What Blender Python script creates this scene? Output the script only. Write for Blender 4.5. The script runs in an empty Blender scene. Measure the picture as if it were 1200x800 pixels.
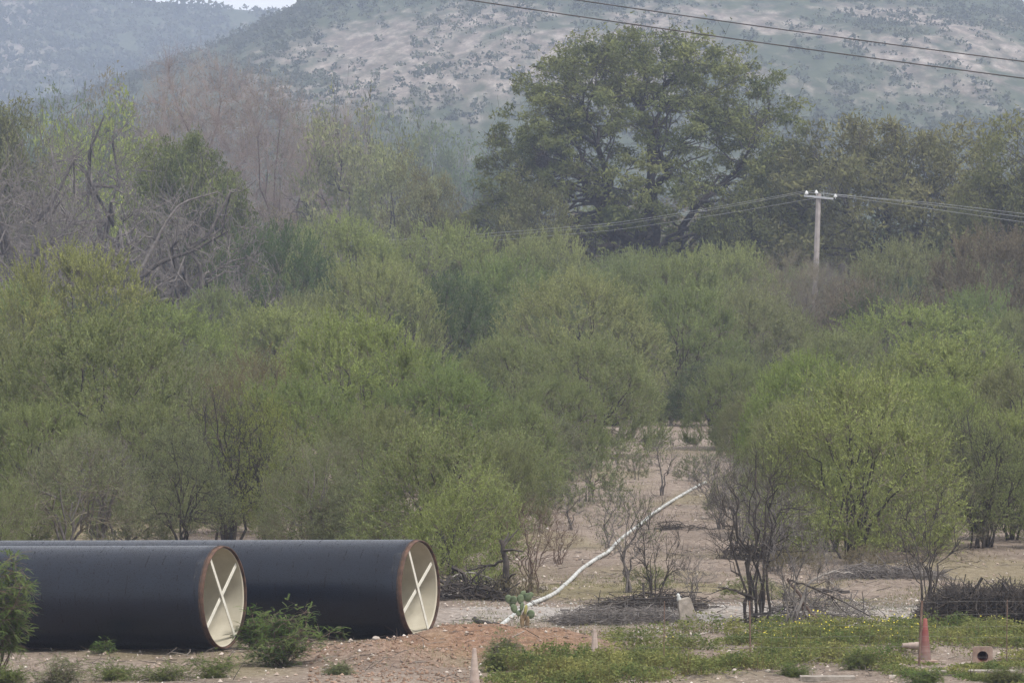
import bpy, math, random
import numpy as np
from mathutils import Vector, Matrix

sc = bpy.context.scene
R = math.radians
# ------------------------------------------------------------------ camera
EYE = 6.0
F = 6667.0                     # focal length in photograph pixels (200 mm on a 36 mm sensor)
HOR = 320.0                    # row of the horizon in the photograph
cam_d = bpy.data.cameras.new('camera')
cam = bpy.data.objects.new('camera', cam_d); sc.collection.objects.link(cam)
cam_d.lens = 200.0; cam_d.sensor_width = 36.0
cam_d.clip_start = 1.0; cam_d.clip_end = 20000.0
cam.location = (0, 0, EYE)
cam.rotation_euler = (R(90) - math.atan((400 - HOR) / F), 0, 0)
sc.camera = cam
# ------------------------------------------------------------------ sky and sun (thin bright overcast)
SUN_EL, SUN_AZ = R(58), R(135)          # azimuth measured clockwise from +Y
w = bpy.data.worlds.new('World'); sc.world = w; w.use_nodes = True
nt = w.node_tree; nt.nodes.clear()
sky = nt.nodes.new('ShaderNodeTexSky'); sky.sky_type = 'NISHITA'; sky.sun_disc = False
sky.sun_elevation = SUN_EL; sky.sun_rotation = SUN_AZ
sky.air_density = 1.3; sky.dust_density = 4.0; sky.ozone_density = 1.0
mix = nt.nodes.new('ShaderNodeMix'); mix.data_type = 'RGBA'; mix.inputs[0].default_value = 0.9
mix.inputs[7].default_value = (8.4, 8.55, 8.9, 1)
bg = nt.nodes.new('ShaderNodeBackground'); bg.inputs[1].default_value = 0.12
wo = nt.nodes.new('ShaderNodeOutputWorld')
nt.links.new(sky.outputs[0], mix.inputs[6]); nt.links.new(mix.outputs[2], bg.inputs[0])
nt.links.new(bg.outputs[0], wo.inputs[0])
sun_d = bpy.data.lights.new('sun', 'SUN'); sun_d.energy = 3.2; sun_d.angle = R(11)
sun_d.color = (1.0, 0.95, 0.88)
sun = bpy.data.objects.new('sun', sun_d); sc.collection.objects.link(sun)
sd = Vector((math.sin(SUN_AZ) * math.cos(SUN_EL), math.cos(SUN_AZ) * math.cos(SUN_EL), math.sin(SUN_EL)))
sun.rotation_euler = sd.to_track_quat('Z', 'Y').to_euler()
sc.view_settings.view_transform = 'Standard'; sc.view_settings.look = 'None'
sc.view_settings.exposure = 0.30; sc.view_settings.gamma = 1.0
sc.cycles.volume_bounces = 2; sc.cycles.max_bounces = 6; sc.cycles.diffuse_bounces = 3
sc.cycles.transmission_bounces = 3; sc.cycles.glossy_bounces = 2

# ------------------------------------------------------------------ helpers
def dist(y): return EYE * F / (y - HOR)              # depth of flat ground seen at row y
def ground_pt(px, y):
    d = dist(y); return ((px - 600) * d / F, d)
def pt(px, y, d):                                      # point seen at (px, y) at depth d
    return ((px - 600) * d / F, d, EYE + (HOR - y) * d / F)

_tabs = {}
def vnoise(x, y, seed=0):
    if seed not in _tabs: _tabs[seed] = np.random.default_rng(seed + 77).random((256, 256))
    T = _tabs[seed]
    xi = np.floor(x).astype(int); yi = np.floor(y).astype(int)
    fx = x - xi; fy = y - yi
    fx = fx * fx * (3 - 2 * fx); fy = fy * fy * (3 - 2 * fy)
    a = T[xi % 256, yi % 256]; b = T[(xi + 1) % 256, yi % 256]
    c = T[xi % 256, (yi + 1) % 256]; d = T[(xi + 1) % 256, (yi + 1) % 256]
    return (a * (1 - fx) + b * fx) * (1 - fy) + (c * (1 - fx) + d * fx) * fy
def fbm(x, y, seed=0, octv=4, gain=.5):
    s = 0; a = 1; t = 0
    for k in range(octv):
        s = s + a * vnoise(x * 2 ** k + 13.7 * k, y * 2 ** k + 7.1 * k, seed + k); t += a; a *= gain
    return s / t
def sstep(a, b, x):
    t = np.clip((x - a) / (b - a), 0, 1); return t * t * (3 - 2 * t)

def mesh_np(name, V, Fc, smooth=False):
    """V (n,3); Fc: list of int arrays (m,3) or (m,4)"""
    if not isinstance(Fc, (list, tuple)): Fc = [Fc]
    Fc = [f for f in Fc if len(f)]
    me = bpy.data.meshes.new(name)
    V = np.asarray(V, dtype=np.float32)
    me.vertices.add(len(V)); me.vertices.foreach_set('co', V.ravel())
    loops = np.concatenate([f.ravel() for f in Fc]).astype(np.int32)
    sizes = np.concatenate([np.full(len(f), f.shape[1], dtype=np.int32) for f in Fc])
    starts = np.concatenate([[0], np.cumsum(sizes)[:-1]]).astype(np.int32)
    me.loops.add(len(loops)); me.loops.foreach_set('vertex_index', loops)
    me.polygons.add(len(sizes)); me.polygons.foreach_set('loop_start', starts)
    me.polygons.foreach_set('loop_total', sizes)
    me.polygons.foreach_set('use_smooth', np.full(len(sizes), smooth, dtype=bool))
    me.update(calc_edges=True)
    return me

def tag(o, label=None, cat=None, group=None, kind=None):
    if label: o['label'] = label
    if cat: o['category'] = cat
    if group: o['group'] = group
    if kind: o['kind'] = kind
    return o
def link(name, me, mat=None, parent=None, loc=None):
    o = bpy.data.objects.new(name, me); sc.collection.objects.link(o)
    if mat is not None and len(me.materials) == 0: me.materials.append(mat)
    if parent: o.parent = parent
    if loc is not None: o.location = loc
    return o
def thing(name, label, cat, loc=(0, 0, 0), rz=0, group=None):
    o = bpy.data.objects.new(name, None); sc.collection.objects.link(o)
    o.empty_display_size = .3
    o.location = loc; o.rotation_euler = (0, 0, rz)
    return tag(o, label, cat, group)

class Geo:
    """collects vertices and faces"""
    def __init__(s): s.V = []; s.Q = []; s.T = []; s.n = 0
    def add(s, V, Q=None, T=None):
        V = np.asarray(V, float).reshape(-1, 3)
        if Q is not None and len(Q): s.Q.append(np.asarray(Q, int) + s.n)
        if T is not None and len(T): s.T.append(np.asarray(T, int) + s.n)
        s.V.append(V); s.n += len(V)
    def mesh(s, name, smooth=False):
        f = []
        if s.Q: f.append(np.concatenate(s.Q))
        if s.T: f.append(np.concatenate(s.T))
        return mesh_np(name, np.concatenate(s.V), f, smooth)
    def box(s, c, d, rot=None):
        a = np.array([[x, y, z] for x in (-.5, .5) for y in (-.5, .5) for z in (-.5, .5)]) * np.array(d)
        if rot is not None: a = a @ np.array(rot.to_3x3()).T
        s.add(a + np.array(c), Q=[(0, 1, 3, 2), (4, 6, 7, 5), (0, 4, 5, 1), (2, 3, 7, 6), (0, 2, 6, 4), (1, 5, 7, 3)])
    def tubes(s, P, Rd, m=4):
        """P (n,k,3) polylines, Rd (n,k) radii"""
        P = np.asarray(P, float); Rd = np.asarray(Rd, float); n, k, _ = P.shape
        Tn = np.gradient(P, axis=1)
        Tn /= np.linalg.norm(Tn, axis=2, keepdims=True) + 1e-9
        ref = np.zeros((n, 1, 3)); avg = np.abs(Tn.mean(axis=1)); ref[np.arange(n), 0, np.argmin(avg, axis=1)] = 1
        A = np.cross(Tn, np.broadcast_to(ref, Tn.shape)); A /= np.linalg.norm(A, axis=2, keepdims=True) + 1e-9
        B = np.cross(Tn, A)
        th = np.arange(m) * 2 * math.pi / m
        V = P[:, :, None, :] + Rd[:, :, None, None] * (A[:, :, None, :] * np.cos(th)[None, None, :, None] + B[:, :, None, :] * np.sin(th)[None, None, :, None])
        idx = np.arange(n * k * m).reshape(n, k, m)
        a = idx[:, :-1, :]; b = np.roll(idx, -1, axis=2)[:, :-1, :]
        c = np.roll(idx, -1, axis=2)[:, 1:, :]; d = idx[:, 1:, :]
        s.add(V.reshape(-1, 3), Q=np.stack([a, b, c, d], axis=-1).reshape(-1, 4))
    def lathe(s, prof, m=32, M=None, closed=False):
        th = np.arange(m) * 2 * math.pi / m
        V = np.array([[[r * math.cos(t), r * math.sin(t), z] for t in th] for r, z in prof]).reshape(-1, 3)
        if M is not None: V = V @ np.array(M.to_3x3()).T + np.array(M.translation)
        k = len(prof); idx = np.arange(k * m).reshape(k, m)
        a = idx[:-1]; b = np.roll(idx, -1, 1)[:-1]; c = np.roll(idx, -1, 1)[1:]; d = idx[1:]
        s.add(V, Q=np.stack([a, b, c, d], -1).reshape(-1, 4))

# ------------------------------------------------------------------ materials
def new_mat(name):
    m = bpy.data.materials.new(name); m.use_nodes = True
    n = m.node_tree.nodes; n.clear()
    out = n.new('ShaderNodeOutputMaterial')
    return m, n, m.node_tree.links, out
def rgb(c): return (c[0], c[1], c[2], 1.0)
def noise_node(n, l, scale, detail=4, vec=None, rough=.55):
    t = n.new('ShaderNodeTexNoise'); t.inputs['Scale'].default_value = scale
    t.inputs['Detail'].default_value = detail; t.inputs['Roughness'].default_value = rough
    if vec is not None: l.new(vec, t.inputs['Vector'])
    return t
def ramp(n, l, fac, stops):
    r = n.new('ShaderNodeValToRGB'); e = r.color_ramp.elements
    e[0].position = stops[0][0]; e[0].color = rgb(stops[0][1])
    e[1].position = stops[-1][0]; e[1].color = rgb(stops[-1][1])
    for p, c in stops[1:-1]:
        x = e.new(p); x.color = rgb(c)
    l.new(fac, r.inputs[0]); return r
def mixc(n, l, fac, a, b, mode='MIX'):
    x = n.new('ShaderNodeMix'); x.data_type = 'RGBA'; x.blend_type = mode
    for i, v in ((0, fac), (6, a), (7, b)):
        if isinstance(v, (int, float)): x.inputs[i].default_value = v
        elif isinstance(v, tuple): x.inputs[i].default_value = rgb(v)
        else: l.new(v, x.inputs[i])
    return x.outputs[2]
def leaf_mat(name, c1, c2, trans=.42, scale=.9, var=.30):
    m, n, l, out = new_mat(name)
    g = n.new('ShaderNodeNewGeometry'); oi = n.new('ShaderNodeObjectInfo')
    tc = n.new('ShaderNodeTexCoord')
    nz = noise_node(n, l, scale, 3, tc.outputs['Object'])
    r = ramp(n, l, nz.outputs['Fac'], [(.34, c1), (.66, c2)])
    hsv = n.new('ShaderNodeHueSaturation'); l.new(r.outputs[0], hsv.inputs['Color'])
    def rng(src, a, b, dst):
        q = n.new('ShaderNodeMapRange'); q.inputs[3].default_value = a; q.inputs[4].default_value = b
        l.new(src, q.inputs[0]); l.new(q.outputs[0], dst)
    rng(oi.outputs['Random'], .485, .515, hsv.inputs['Hue'])
    rng(g.outputs['Random Per Island'], 1 - var, 1 + var, hsv.inputs['Value'])
    rng(oi.outputs['Random'], .9, 1.08, hsv.inputs['Saturation'])
    d = n.new('ShaderNodeBsdfDiffuse'); t = n.new('ShaderNodeBsdfTranslucent')
    l.new(hsv.outputs[0], d.inputs[0]); l.new(hsv.outputs[0], t.inputs[0])
    mx = n.new('ShaderNodeMixShader'); mx.inputs[0].default_value = trans
    l.new(d.outputs[0], mx.inputs[1]); l.new(t.outputs[0], mx.inputs[2]); l.new(mx.outputs[0], out.inputs[0])
    return m
def rough_mat(name, c1, c2, scale=5, rough=.85, bump=.0, detail=5, metal=0, lo=.35, hi=.65, spec=.3):
    m, n, l, out = new_mat(name)
    tc = n.new('ShaderNodeTexCoord')
    nz = noise_node(n, l, scale, detail, tc.outputs['Object'])
    r = ramp(n, l, nz.outputs['Fac'], [(lo, c1), (hi, c2)])
    b = n.new('ShaderNodeBsdfPrincipled'); l.new(r.outputs[0], b.inputs['Base Color'])
    b.inputs['Roughness'].default_value = rough; b.inputs['Metallic'].default_value = metal
    b.inputs['Specular IOR Level'].default_value = spec
    if bump:
        bp = n.new('ShaderNodeBump'); bp.inputs['Strength'].default_value = bump; bp.inputs['Distance'].default_value = .02
        l.new(nz.outputs['Fac'], bp.inputs['Height']); l.new(bp.outputs[0], b.inputs['Normal'])
    l.new(b.outputs[0], out.inputs[0])
    return m
def island_mat(name, cols, rough=.9):
    m, n, l, out = new_mat(name)
    g = n.new('ShaderNodeNewGeometry')
    k = len(cols)
    r = ramp(n, l, g.outputs['Random Per Island'], [(i / (k - 1), c) for i, c in enumerate(cols)])
    b = n.new('ShaderNodeBsdfPrincipled'); l.new(r.outputs[0], b.inputs['Base Color'])
    b.inputs['Roughness'].default_value = rough; b.inputs['Specular IOR Level'].default_value = .2
    l.new(b.outputs[0], out.inputs[0]); return m

LEAF = {
 'bright':  leaf_mat('leaf_bright_green', (.205, .240, .078), (.300, .345, .118)),
 'mid':     leaf_mat('leaf_mid_green',    (.165, .200, .072), (.245, .290, .108)),
 'olive':   leaf_mat('leaf_olive',        (.168, .188, .078), (.250, .272, .118)),
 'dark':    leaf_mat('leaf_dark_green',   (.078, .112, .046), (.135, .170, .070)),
 'grey':    leaf_mat('leaf_grey_green',   (.145, .165, .080), (.215, .235, .120)),
 'yellow':  leaf_mat('leaf_yellow_green', (.205, .235, .062), (.300, .325, .095)),
 'brown':   leaf_mat('leaf_brown_olive',  (.140, .118, .068), (.205, .175, .102)),
 'tree':    leaf_mat('leaf_broad_dark',   (.095, .112, .042), (.205, .212, .082), scale=.35),
 'oak':     leaf_mat('leaf_broad_olive',  (.105, .120, .044), (.210, .210, .080), scale=.3),
 'far':     leaf_mat('leaf_far_green',    (.085, .120, .045), (.150, .180, .070)),
 'fresh':   leaf_mat('leaf_fresh_green',  (.070, .125, .032), (.155, .215, .060), scale=2.),
 'herb':    leaf_mat('leaf_herb_green',   (.105, .135, .045), (.190, .210, .080), scale=.8),
}
BARK = {
 'dark':  rough_mat('bark_dark', (.030, .026, .024), (.075, .062, .052), 6),
 'grey':  rough_mat('bark_grey', (.085, .075, .070), (.19, .17, .155), 7),
 'brown': rough_mat('bark_brown', (.085, .058, .046), (.16, .115, .092), 6),
 'mauve': rough_mat('bark_pale_twig', (.165, .130, .112), (.26, .208, .180), 1.2),
 'ash':   rough_mat('bark_ash', (.17, .15, .135), (.36, .33, .30), 9),
 'twig':  rough_mat('bark_twig', (.12, .105, .075), (.21, .185, .13), 5),
 'char':  rough_mat('bark_charcoal', (.018, .016, .015), (.05, .044, .04), 6),
}

# ------------------------------------------------------------------ terrain
def gz(x, y):
    x = np.asarray(x, float); y = np.asarray(y, float)
    z = (fbm(x * .12, y * .12, 3, 3) - .5) * .30 * sstep(60, 110, y)
    z = z + (fbm(x * .9, y * .7, 8, 3) - .5) * .10 + (fbm(x * 3.6, y * 3.6, 21, 3) - .5) * .05
    z = z - .013 * np.clip(-x - 1.5, 0, 14) * sstep(84, 88, y) * (1 - sstep(104, 125, y))
    # heap of dug soil before the pipes
    hx = np.exp(-((x + .55) / 1.55) ** 2 - ((y - 91.2 + .12 * x) / 1.25) ** 2)
    hx2 = np.exp(-((x + 2.1) / 1.0) ** 2 - ((y - 88.6) / 1.5) ** 2)
    hx3 = np.exp(-((x - .9) / .8) ** 2 - ((y - 91.0) / .8) ** 2)
    lump = .65 + .8 * fbm(x * 1.7, y * 1.7, 31, 4, .6)
    z = z + (hx * .33 + hx2 * .27 + hx3 * .15) * lump
    # ditch with herbs between heap and fence
    z = z - .10 * np.exp(-((y - 88.8) / 1.0) ** 2) * sstep(-.2, 1.2, x)
    return z
def gz1(x, y): return float(gz(np.array([x]), np.array([y]))[0])

def axis(lo, hi, step, far_lo, far_hi, grow=1.18):
    a = list(np.arange(lo, hi, step)); s = step; v = lo
    left = []
    while v > far_lo: s *= grow; v -= s; left.append(v)
    right = []; v = a[-1]; s = step
    while v < far_hi: s *= grow; v += s; right.append(v)
    return np.array(left[::-1] + a + right)
xs = axis(-11.5, 11.5, .14, -6000, 6000)
ys = [-300, -150, -60, -20, 0, 20, 40, 55, 65, 72, 77, 80]
v = 82.0; s = .10
while v < 8000:
    ys.append(v)
    s = .12 if v < 100 else (.12 + (v - 100) * .009)
    if v > 300: s = v * .05
    v += s
ys = np.array(ys)
X, Y = np.meshgrid(xs, ys, indexing='ij')
Z = gz(X, Y) * np.where(np.abs(X) > 300, 0, 1) * np.where(Y > 700, 0, 1) - np.where(Y > 1000, .5, 0)
nx, ny = X.shape
idx = np.arange(nx * ny).reshape(nx, ny)
Q = np.stack([idx[:-1, :-1], idx[1:, :-1], idx[1:, 1:], idx[:-1, 1:]], -1).reshape(-1, 4)
gm = mesh_np('ground', np.stack([X, Y, Z], -1).reshape(-1, 3), Q, True)
heap = np.clip(np.exp(-((X + .9) / 2.3) ** 2 - ((Y - 90.2) / 2.6) ** 2) * 1.5 * (.4 + 1.1 * fbm(X * 1.1, Y * 1.1, 41, 4)), 0, 1)
trk = (1 - sstep(1.6, 3.0, np.abs(Y - 99.5 - .12 * X + 1.2 * (fbm(X * .5, Y * .3, 52, 3) - .5)))) * sstep(-2.5, .3, X) 
trk = trk * (.35 + .9 * fbm(X * 1.3, Y * .9, 53, 3))
gras = .6 * sstep(.52, .70, fbm(X * .33, Y * .14, 60, 4)) * (1 - trk)
gras = np.maximum(gras, (1 - sstep(1.5, 3.5, np.abs(Y - 108 - .1 * X))) * .85 * sstep(.35, .55, fbm(X * .6, Y * .3, 61, 3)) * sstep(-2, 1, X))
col = np.stack([heap, np.clip(trk, 0, 1), gras, np.ones_like(X)], -1).reshape(-1, 4).astype(np.float32)
at = gm.color_attributes.new('cover', 'FLOAT_COLOR', 'POINT'); at.data.foreach_set('color', col.ravel())
def ground_mat():
    m, n, l, out = new_mat('dry_ground')
    tc = n.new('ShaderNodeTexCoord'); P = tc.outputs['Object']
    a = n.new('ShaderNodeAttribute'); a.attribute_name = 'cover'
    sp = n.new('ShaderNodeSeparateColor'); l.new(a.outputs['Color'], sp.inputs[0])
    big = noise_node(n, l, .35, 5, P, .6); fine = noise_node(n, l, 9, 6, P, .7); peb = noise_node(n, l, 38, 3, P)
    base = ramp(n, l, big.outputs['Fac'], [(.34, (.088, .067, .052)), (.5, (.172, .134, .105)), (.66, (.265, .215, .176))])
    c = mixc(n, l, .55, base.outputs[0], ramp(n, l, fine.outputs['Fac'], [(.30, (.045, .034, .026)), (.48, (.185, .142, .112)), (.68, (.39, .335, .285))]).outputs[0])
    gr = ramp(n, l, fine.outputs['Fac'], [(.3, (.17, .15, .135)), (.7, (.42, .39, .36))])
    c = mixc(n, l, sp.outputs[1], c, gr.outputs[0])
    hp = ramp(n, l, fine.outputs['Fac'], [(.3, (.11, .062, .040)), (.55, (.225, .135, .088)), (.75, (.34, .235, .165))])
    c = mixc(n, l, sp.outputs[0], c, hp.outputs[0])
    gs = ramp(n, l, fine.outputs['Fac'], [(.3, (.095, .080, .042)), (.6, (.205, .175, .095)), (.75, (.30, .25, .16))])
    c = mixc(n, l, sp.outputs[2], c, gs.outputs[0])
    pb = ramp(n, l, peb.outputs['Fac'], [(.60, (0, 0, 0)), (.66, (1, 1, 1))])
    c2 = mixc(n, l, 1.0, pb.outputs[0], (.45, .45, .45), 'MULTIPLY')
    c = mixc(n, l, c2, c, (.47, .40, .35))
    b = n.new('ShaderNodeBsdfPrincipled'); l.new(c, b.inputs['Base Color'])
    b.inputs['Roughness'].default_value = .95; b.inputs['Specular IOR Level'].default_value = .1
    bp = n.new('ShaderNodeBump'); bp.inputs['Strength'].default_value = .9; bp.inputs['Distance'].default_value = .05
    l.new(fine.outputs['Fac'], bp.inputs['Height']); l.new(bp.outputs[0], b.inputs['Normal'])
    l.new(b.outputs[0], out.inputs[0]); return m
tag(link('ground', gm, ground_mat()), 'dry stony pinkish ground of the clearing and plain', kind='structure')

# ------------------------------------------------------------------ hills
HD = 1500.0
hp_px = np.array([-1600, -900, -300, 0, 110, 180, 250, 300, 330, 380, 500, 650, 800, 1000, 1100, 1150, 1200, 1300, 1700, 2600])
hp_y = np.array([300, 240, 170, 122, 106, 74, 48, 26, 8, -16, -50, -74, -80, -60, -32, -14, 2, 16, 50, 110])
def ridge(x): return EYE + (HOR - np.interp(x * F / HD + 600, hp_px, hp_y)) * HD / F
def hill_bare(x, y):
    t = (y - 760) / (HD - 760)
    n1 = fbm(x * .022 + 3.3, y * .0065, 70, 4, .55)
    n2 = fbm(x * .10 + y * .015, y * .016, 78, 4, .6)
    band = sstep(.33, .44, t) * (1 - sstep(.62, .74, t + .10 * (fbm(x * .05, y * 0 + .5, 71, 3) - .5)))
    left = np.interp(x * F / y + 600, [250, 330, 420, 1250], [0, .75, 1, 1])
    m = n1 * .45 + n2 * .55
    lower = 1 - .0009 * np.clip(np.abs(x * F / y + 600 - 520) - 120, 0, 400)
    pxx = x * F / y + 600
    m = m - .055 * sstep(600, 720, pxx) + .035 * np.exp(-((pxx - 450) / 130) ** 2)
    return sstep(.385, .50, m * (.85 + .2 * lower)) * band * left
def hill_z(x, y):
    t = np.clip((y - 760) / (HD - 760), 0, 1.3)
    p = np.where(t < 1, .80 * t + .20 * np.sin(np.minimum(t, 1) * math.pi / 2) , 1 - .8 * (t - 1))
    g = (fbm(x * .03, y * .006, 80, 4, .55) - .5) * 7 + (fbm(x * .12 + y * .01, y * .011, 85, 3) - .5) * 1.5
    return ridge(x) * p + g * np.clip(t * 4, 0, 1) * np.clip((1.02 - t) * 3.2, .22, 1) - 1.0 + 0 * x
hx = np.linspace(-420, 420, 211); hy = np.linspace(752, 1640, 170)
X, Y = np.meshgrid(hx, hy, indexing='ij'); Z = hill_z(X, Y)
nx, ny = X.shape; idx = np.arange(nx * ny).reshape(nx, ny)
Q = np.stack([idx[:-1, :-1], idx[1:, :-1], idx[1:, 1:], idx[:-1, 1:]], -1).reshape(-1, 4)
hm = mesh_np('hill', np.stack([X, Y, Z], -1).reshape(-1, 3), Q, True)
at = hm.color_attributes.new('cover', 'FLOAT_COLOR', 'POINT')
bare = hill_bare(X, Y)
at.data.foreach_set('color', np.stack([bare, bare, bare, bare * 0 + 1], -1).astype(np.float32).ravel())
def hill_mat():
    m, n, l, out = new_mat('limestone_scrub_slope')
    tc = n.new('ShaderNodeTexCoord'); mp = n.new('ShaderNodeMapping'); mp.inputs['Scale'].default_value = (1, .17, 1); l.new(tc.outputs['Object'], mp.inputs[0]); P = mp.outputs[0]
    a = n.new('ShaderNodeAttribute'); a.attribute_name = 'cover'
    f = noise_node(n, l, .30, 8, P, .75); f2 = noise_node(n, l, .22, 6, P, .7)
    veg = ramp(n, l, f.outputs['Fac'], [(.35, (.042, .054, .036)), (.6, (.075, .088, .056)), (.75, (.13, .125, .095))])
    rock = ramp(n, l, f.outputs['Fac'], [(.30, (.085, .075, .062)), (.46, (.145, .126, .106)), (.56, (.235, .205, .18)), (.72, (.38, .34, .305))])
    md = n.new('ShaderNodeMath'); md.operation = 'MULTIPLY_ADD'; l.new(f2.outputs['Fac'], md.inputs[0]); md.inputs[1].default_value = 3.4; md.inputs[2].default_value = -1.85
    ad = n.new('ShaderNodeMath'); ad.operation = 'ADD'; ad.use_clamp = True; l.new(a.outputs['Fac'], ad.inputs[0]); l.new(md.outputs[0], ad.inputs[1])
    c = mixc(n, l, ad.outputs[0], veg.outputs[0], rock.outputs[0])
    b = n.new('ShaderNodeBsdfDiffuse'); l.new(c, b.inputs[0]); l.new(b.outputs[0], out.inputs[0]); return m
tag(link('hill', hm, hill_mat()), 'scrub covered hill with pale eroded limestone slope', kind='structure')

FD = 2300.0
fp_px = np.array([-2500, -600, -100, 0, 100, 160, 200, 260, 320, 370, 420, 700, 1150, 1200, 1400, 2600])
fp_y = np.array([140, 10, -50, -38, -18, -3, 2, 4, 8, 10, 4, -20, 0, 0, -20, 60])
def fridge(x): return EYE + (HOR - np.interp(x * F / FD + 600, fp_px, fp_y)) * FD / F
def far_z(x, y):
    t = np.clip((y - 1660) / (FD - 1660), 0, 1.3)
    p = np.where(t < 1, t, 1 - .7 * (t - 1))
    g = (fbm(x * .008, y * .004, 90, 4, .55) - .5) * 26 + (fbm(x * .05, y * .03, 95, 3) - .5) * 6
    return fridge(x) * p + g * np.clip(t * 4, 0, 1) * np.clip((1.02 - t) * 3, .12, 1) - 1.5
hx = np.linspace(-900, 900, 220); hy = np.linspace(1655, 2600, 100)
X, Y = np.meshgrid(hx, hy, indexing='ij'); Z = far_z(X, Y)
nx, ny = X.shape; idx = np.arange(nx * ny).reshape(nx, ny)
Q = np.stack([idx[:-1, :-1], idx[1:, :-1], idx[1:, 1:], idx[:-1, 1:]], -1).reshape(-1, 4)
fm = mesh_np('far_hill', np.stack([X, Y, Z], -1).reshape(-1, 3), Q, True)
at = fm.color_attributes.new('cover', 'FLOAT_COLOR', 'POINT')
bare = sstep(.56, .68, fbm(X * .022, Y * .007, 98, 4, .6)) * .8 * sstep(.40, .6, (Y - 1660) / 640)
at.data.foreach_set('color', np.stack([bare, bare, bare, bare * 0 + 1], -1).astype(np.float32).ravel())
tag(link('far_hill', fm, bpy.data.materials['limestone_scrub_slope']), 'distant blue hazy hill on the left', kind='structure')

# bushes that clothe the slopes (nobody could count them)
def clump_cloud(rng, C, S, per, lw, flat=.75):
    """per leaf-like triangles in a dome round each centre; C (n,3), S (n,) radius"""
    n = len(C)
    u = rng.normal(size=(n, per, 3)); u /= np.linalg.norm(u, axis=2, keepdims=True)
    u[:, :, 2] = np.abs(u[:, :, 2]); u *= rng.uniform(.25, .85, (n, per, 1)); u[:, :, 2] *= flat * 1.3
    c = C[:, None, :] + u * S[:, None, None]
    a = rng.normal(size=(n, per, 3)); a /= np.linalg.norm(a, axis=2, keepdims=True)
    b = np.cross(a, rng.normal(size=(n, per, 3))); b /= np.linalg.norm(b, axis=2, keepdims=True) + 1e-9
    L = (S[:, None, None] * lw * rng.uniform(.6, 1.3, (n, per, 1)))
    V = np.stack([c - a * L * .5, c + a * L * .5, c + b * L * .8], axis=2).reshape(-1, 3)
    return V, np.arange(len(V)).reshape(-1, 3)
rng = np.random.default_rng(5)
n0 = 30000
x = rng.uniform(-230, 230, n0); y = rng.uniform(765, 1560, n0)
k = (np.abs(x) < y * .115 + 20)
x, y = x[k], y[k]
dens = 1 - .45 * hill_bare(x, y)
dens = dens * np.clip(sstep(.30, .62, fbm(x * .06, y * .012, 101, 4)) * 1.3 + .08, 0, 1)
k = rng.random(len(x)) < dens; x, y = x[k], y[k]
C = np.stack([x, y, hill_z(x, y) + .1], -1)
V, T = clump_cloud(rng, C, rng.uniform(.6, 1.9, len(x)) * (1 + .5 * (rng.random(len(x)) < .1)), 15, .45)
n0 = 9000; x = rng.uniform(-230, 40, n0); y = rng.uniform(1850, 2310, n0)
k = (rng.random(n0) < sstep(.35, .6, fbm(x * .04, y * .010, 104, 3))); x, y = x[k], y[k]
V2, T2 = clump_cloud(rng, np.stack([x, y, far_z(x, y)], -1), rng.uniform(1.5, 4.2, len(x)), 9, .6)
T = np.concatenate([T, T2 + len(V)]); V = np.concatenate([V, V2])
tag(link('hillside_scrub', mesh_np('hillside_scrub', V, T), leaf_mat('leaf_hillside', (.060, .074, .046), (.105, .116, .070), scale=.03, var=.2)),
    'dark scrub bushes scattered over the pale hillside', kind='stuff')
# ------------------------------------------------------------------ plants
def unit(a): return a / (np.linalg.norm(a, axis=-1, keepdims=True) + 1e-9)
def bez(p, c, t, k, rng, wig):
    """n quadratic curves with k points and a wiggle"""
    s = np.linspace(0, 1, k)[None, :, None]
    P = p[:, None] * (1 - s) ** 2 + c[:, None] * 2 * s * (1 - s) + t[:, None] * s ** 2
    L = np.linalg.norm(t - p, axis=1)[:, None, None]
    W = rng.normal(size=P.shape) * wig * L; W[:, 0] = 0; W[:, -1] *= .4
    return P + W
def attach(tg, nodes, ndir, nrad, rng, up=1.2):
    d = tg[:, None] - nodes[None]
    D = np.linalg.norm(d, axis=2)
    cosang = (d * ndir[None]).sum(2) / (D + 1e-6)
    cost = D * (1.25 - .45 * cosang) + up * np.clip(nodes[None, :, 2] - tg[:, None, 2] + .1, 0, 9) + rng.uniform(0, .12, D.shape) * D
    return np.argmin(cost, axis=1)
def flat_nodes(P, Rd, skip=1):
    T = unit(np.gradient(P, axis=1))
    return P[:, skip:].reshape(-1, 3), T[:, skip:].reshape(-1, 3), Rd[:, skip:].reshape(-1)

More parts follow.
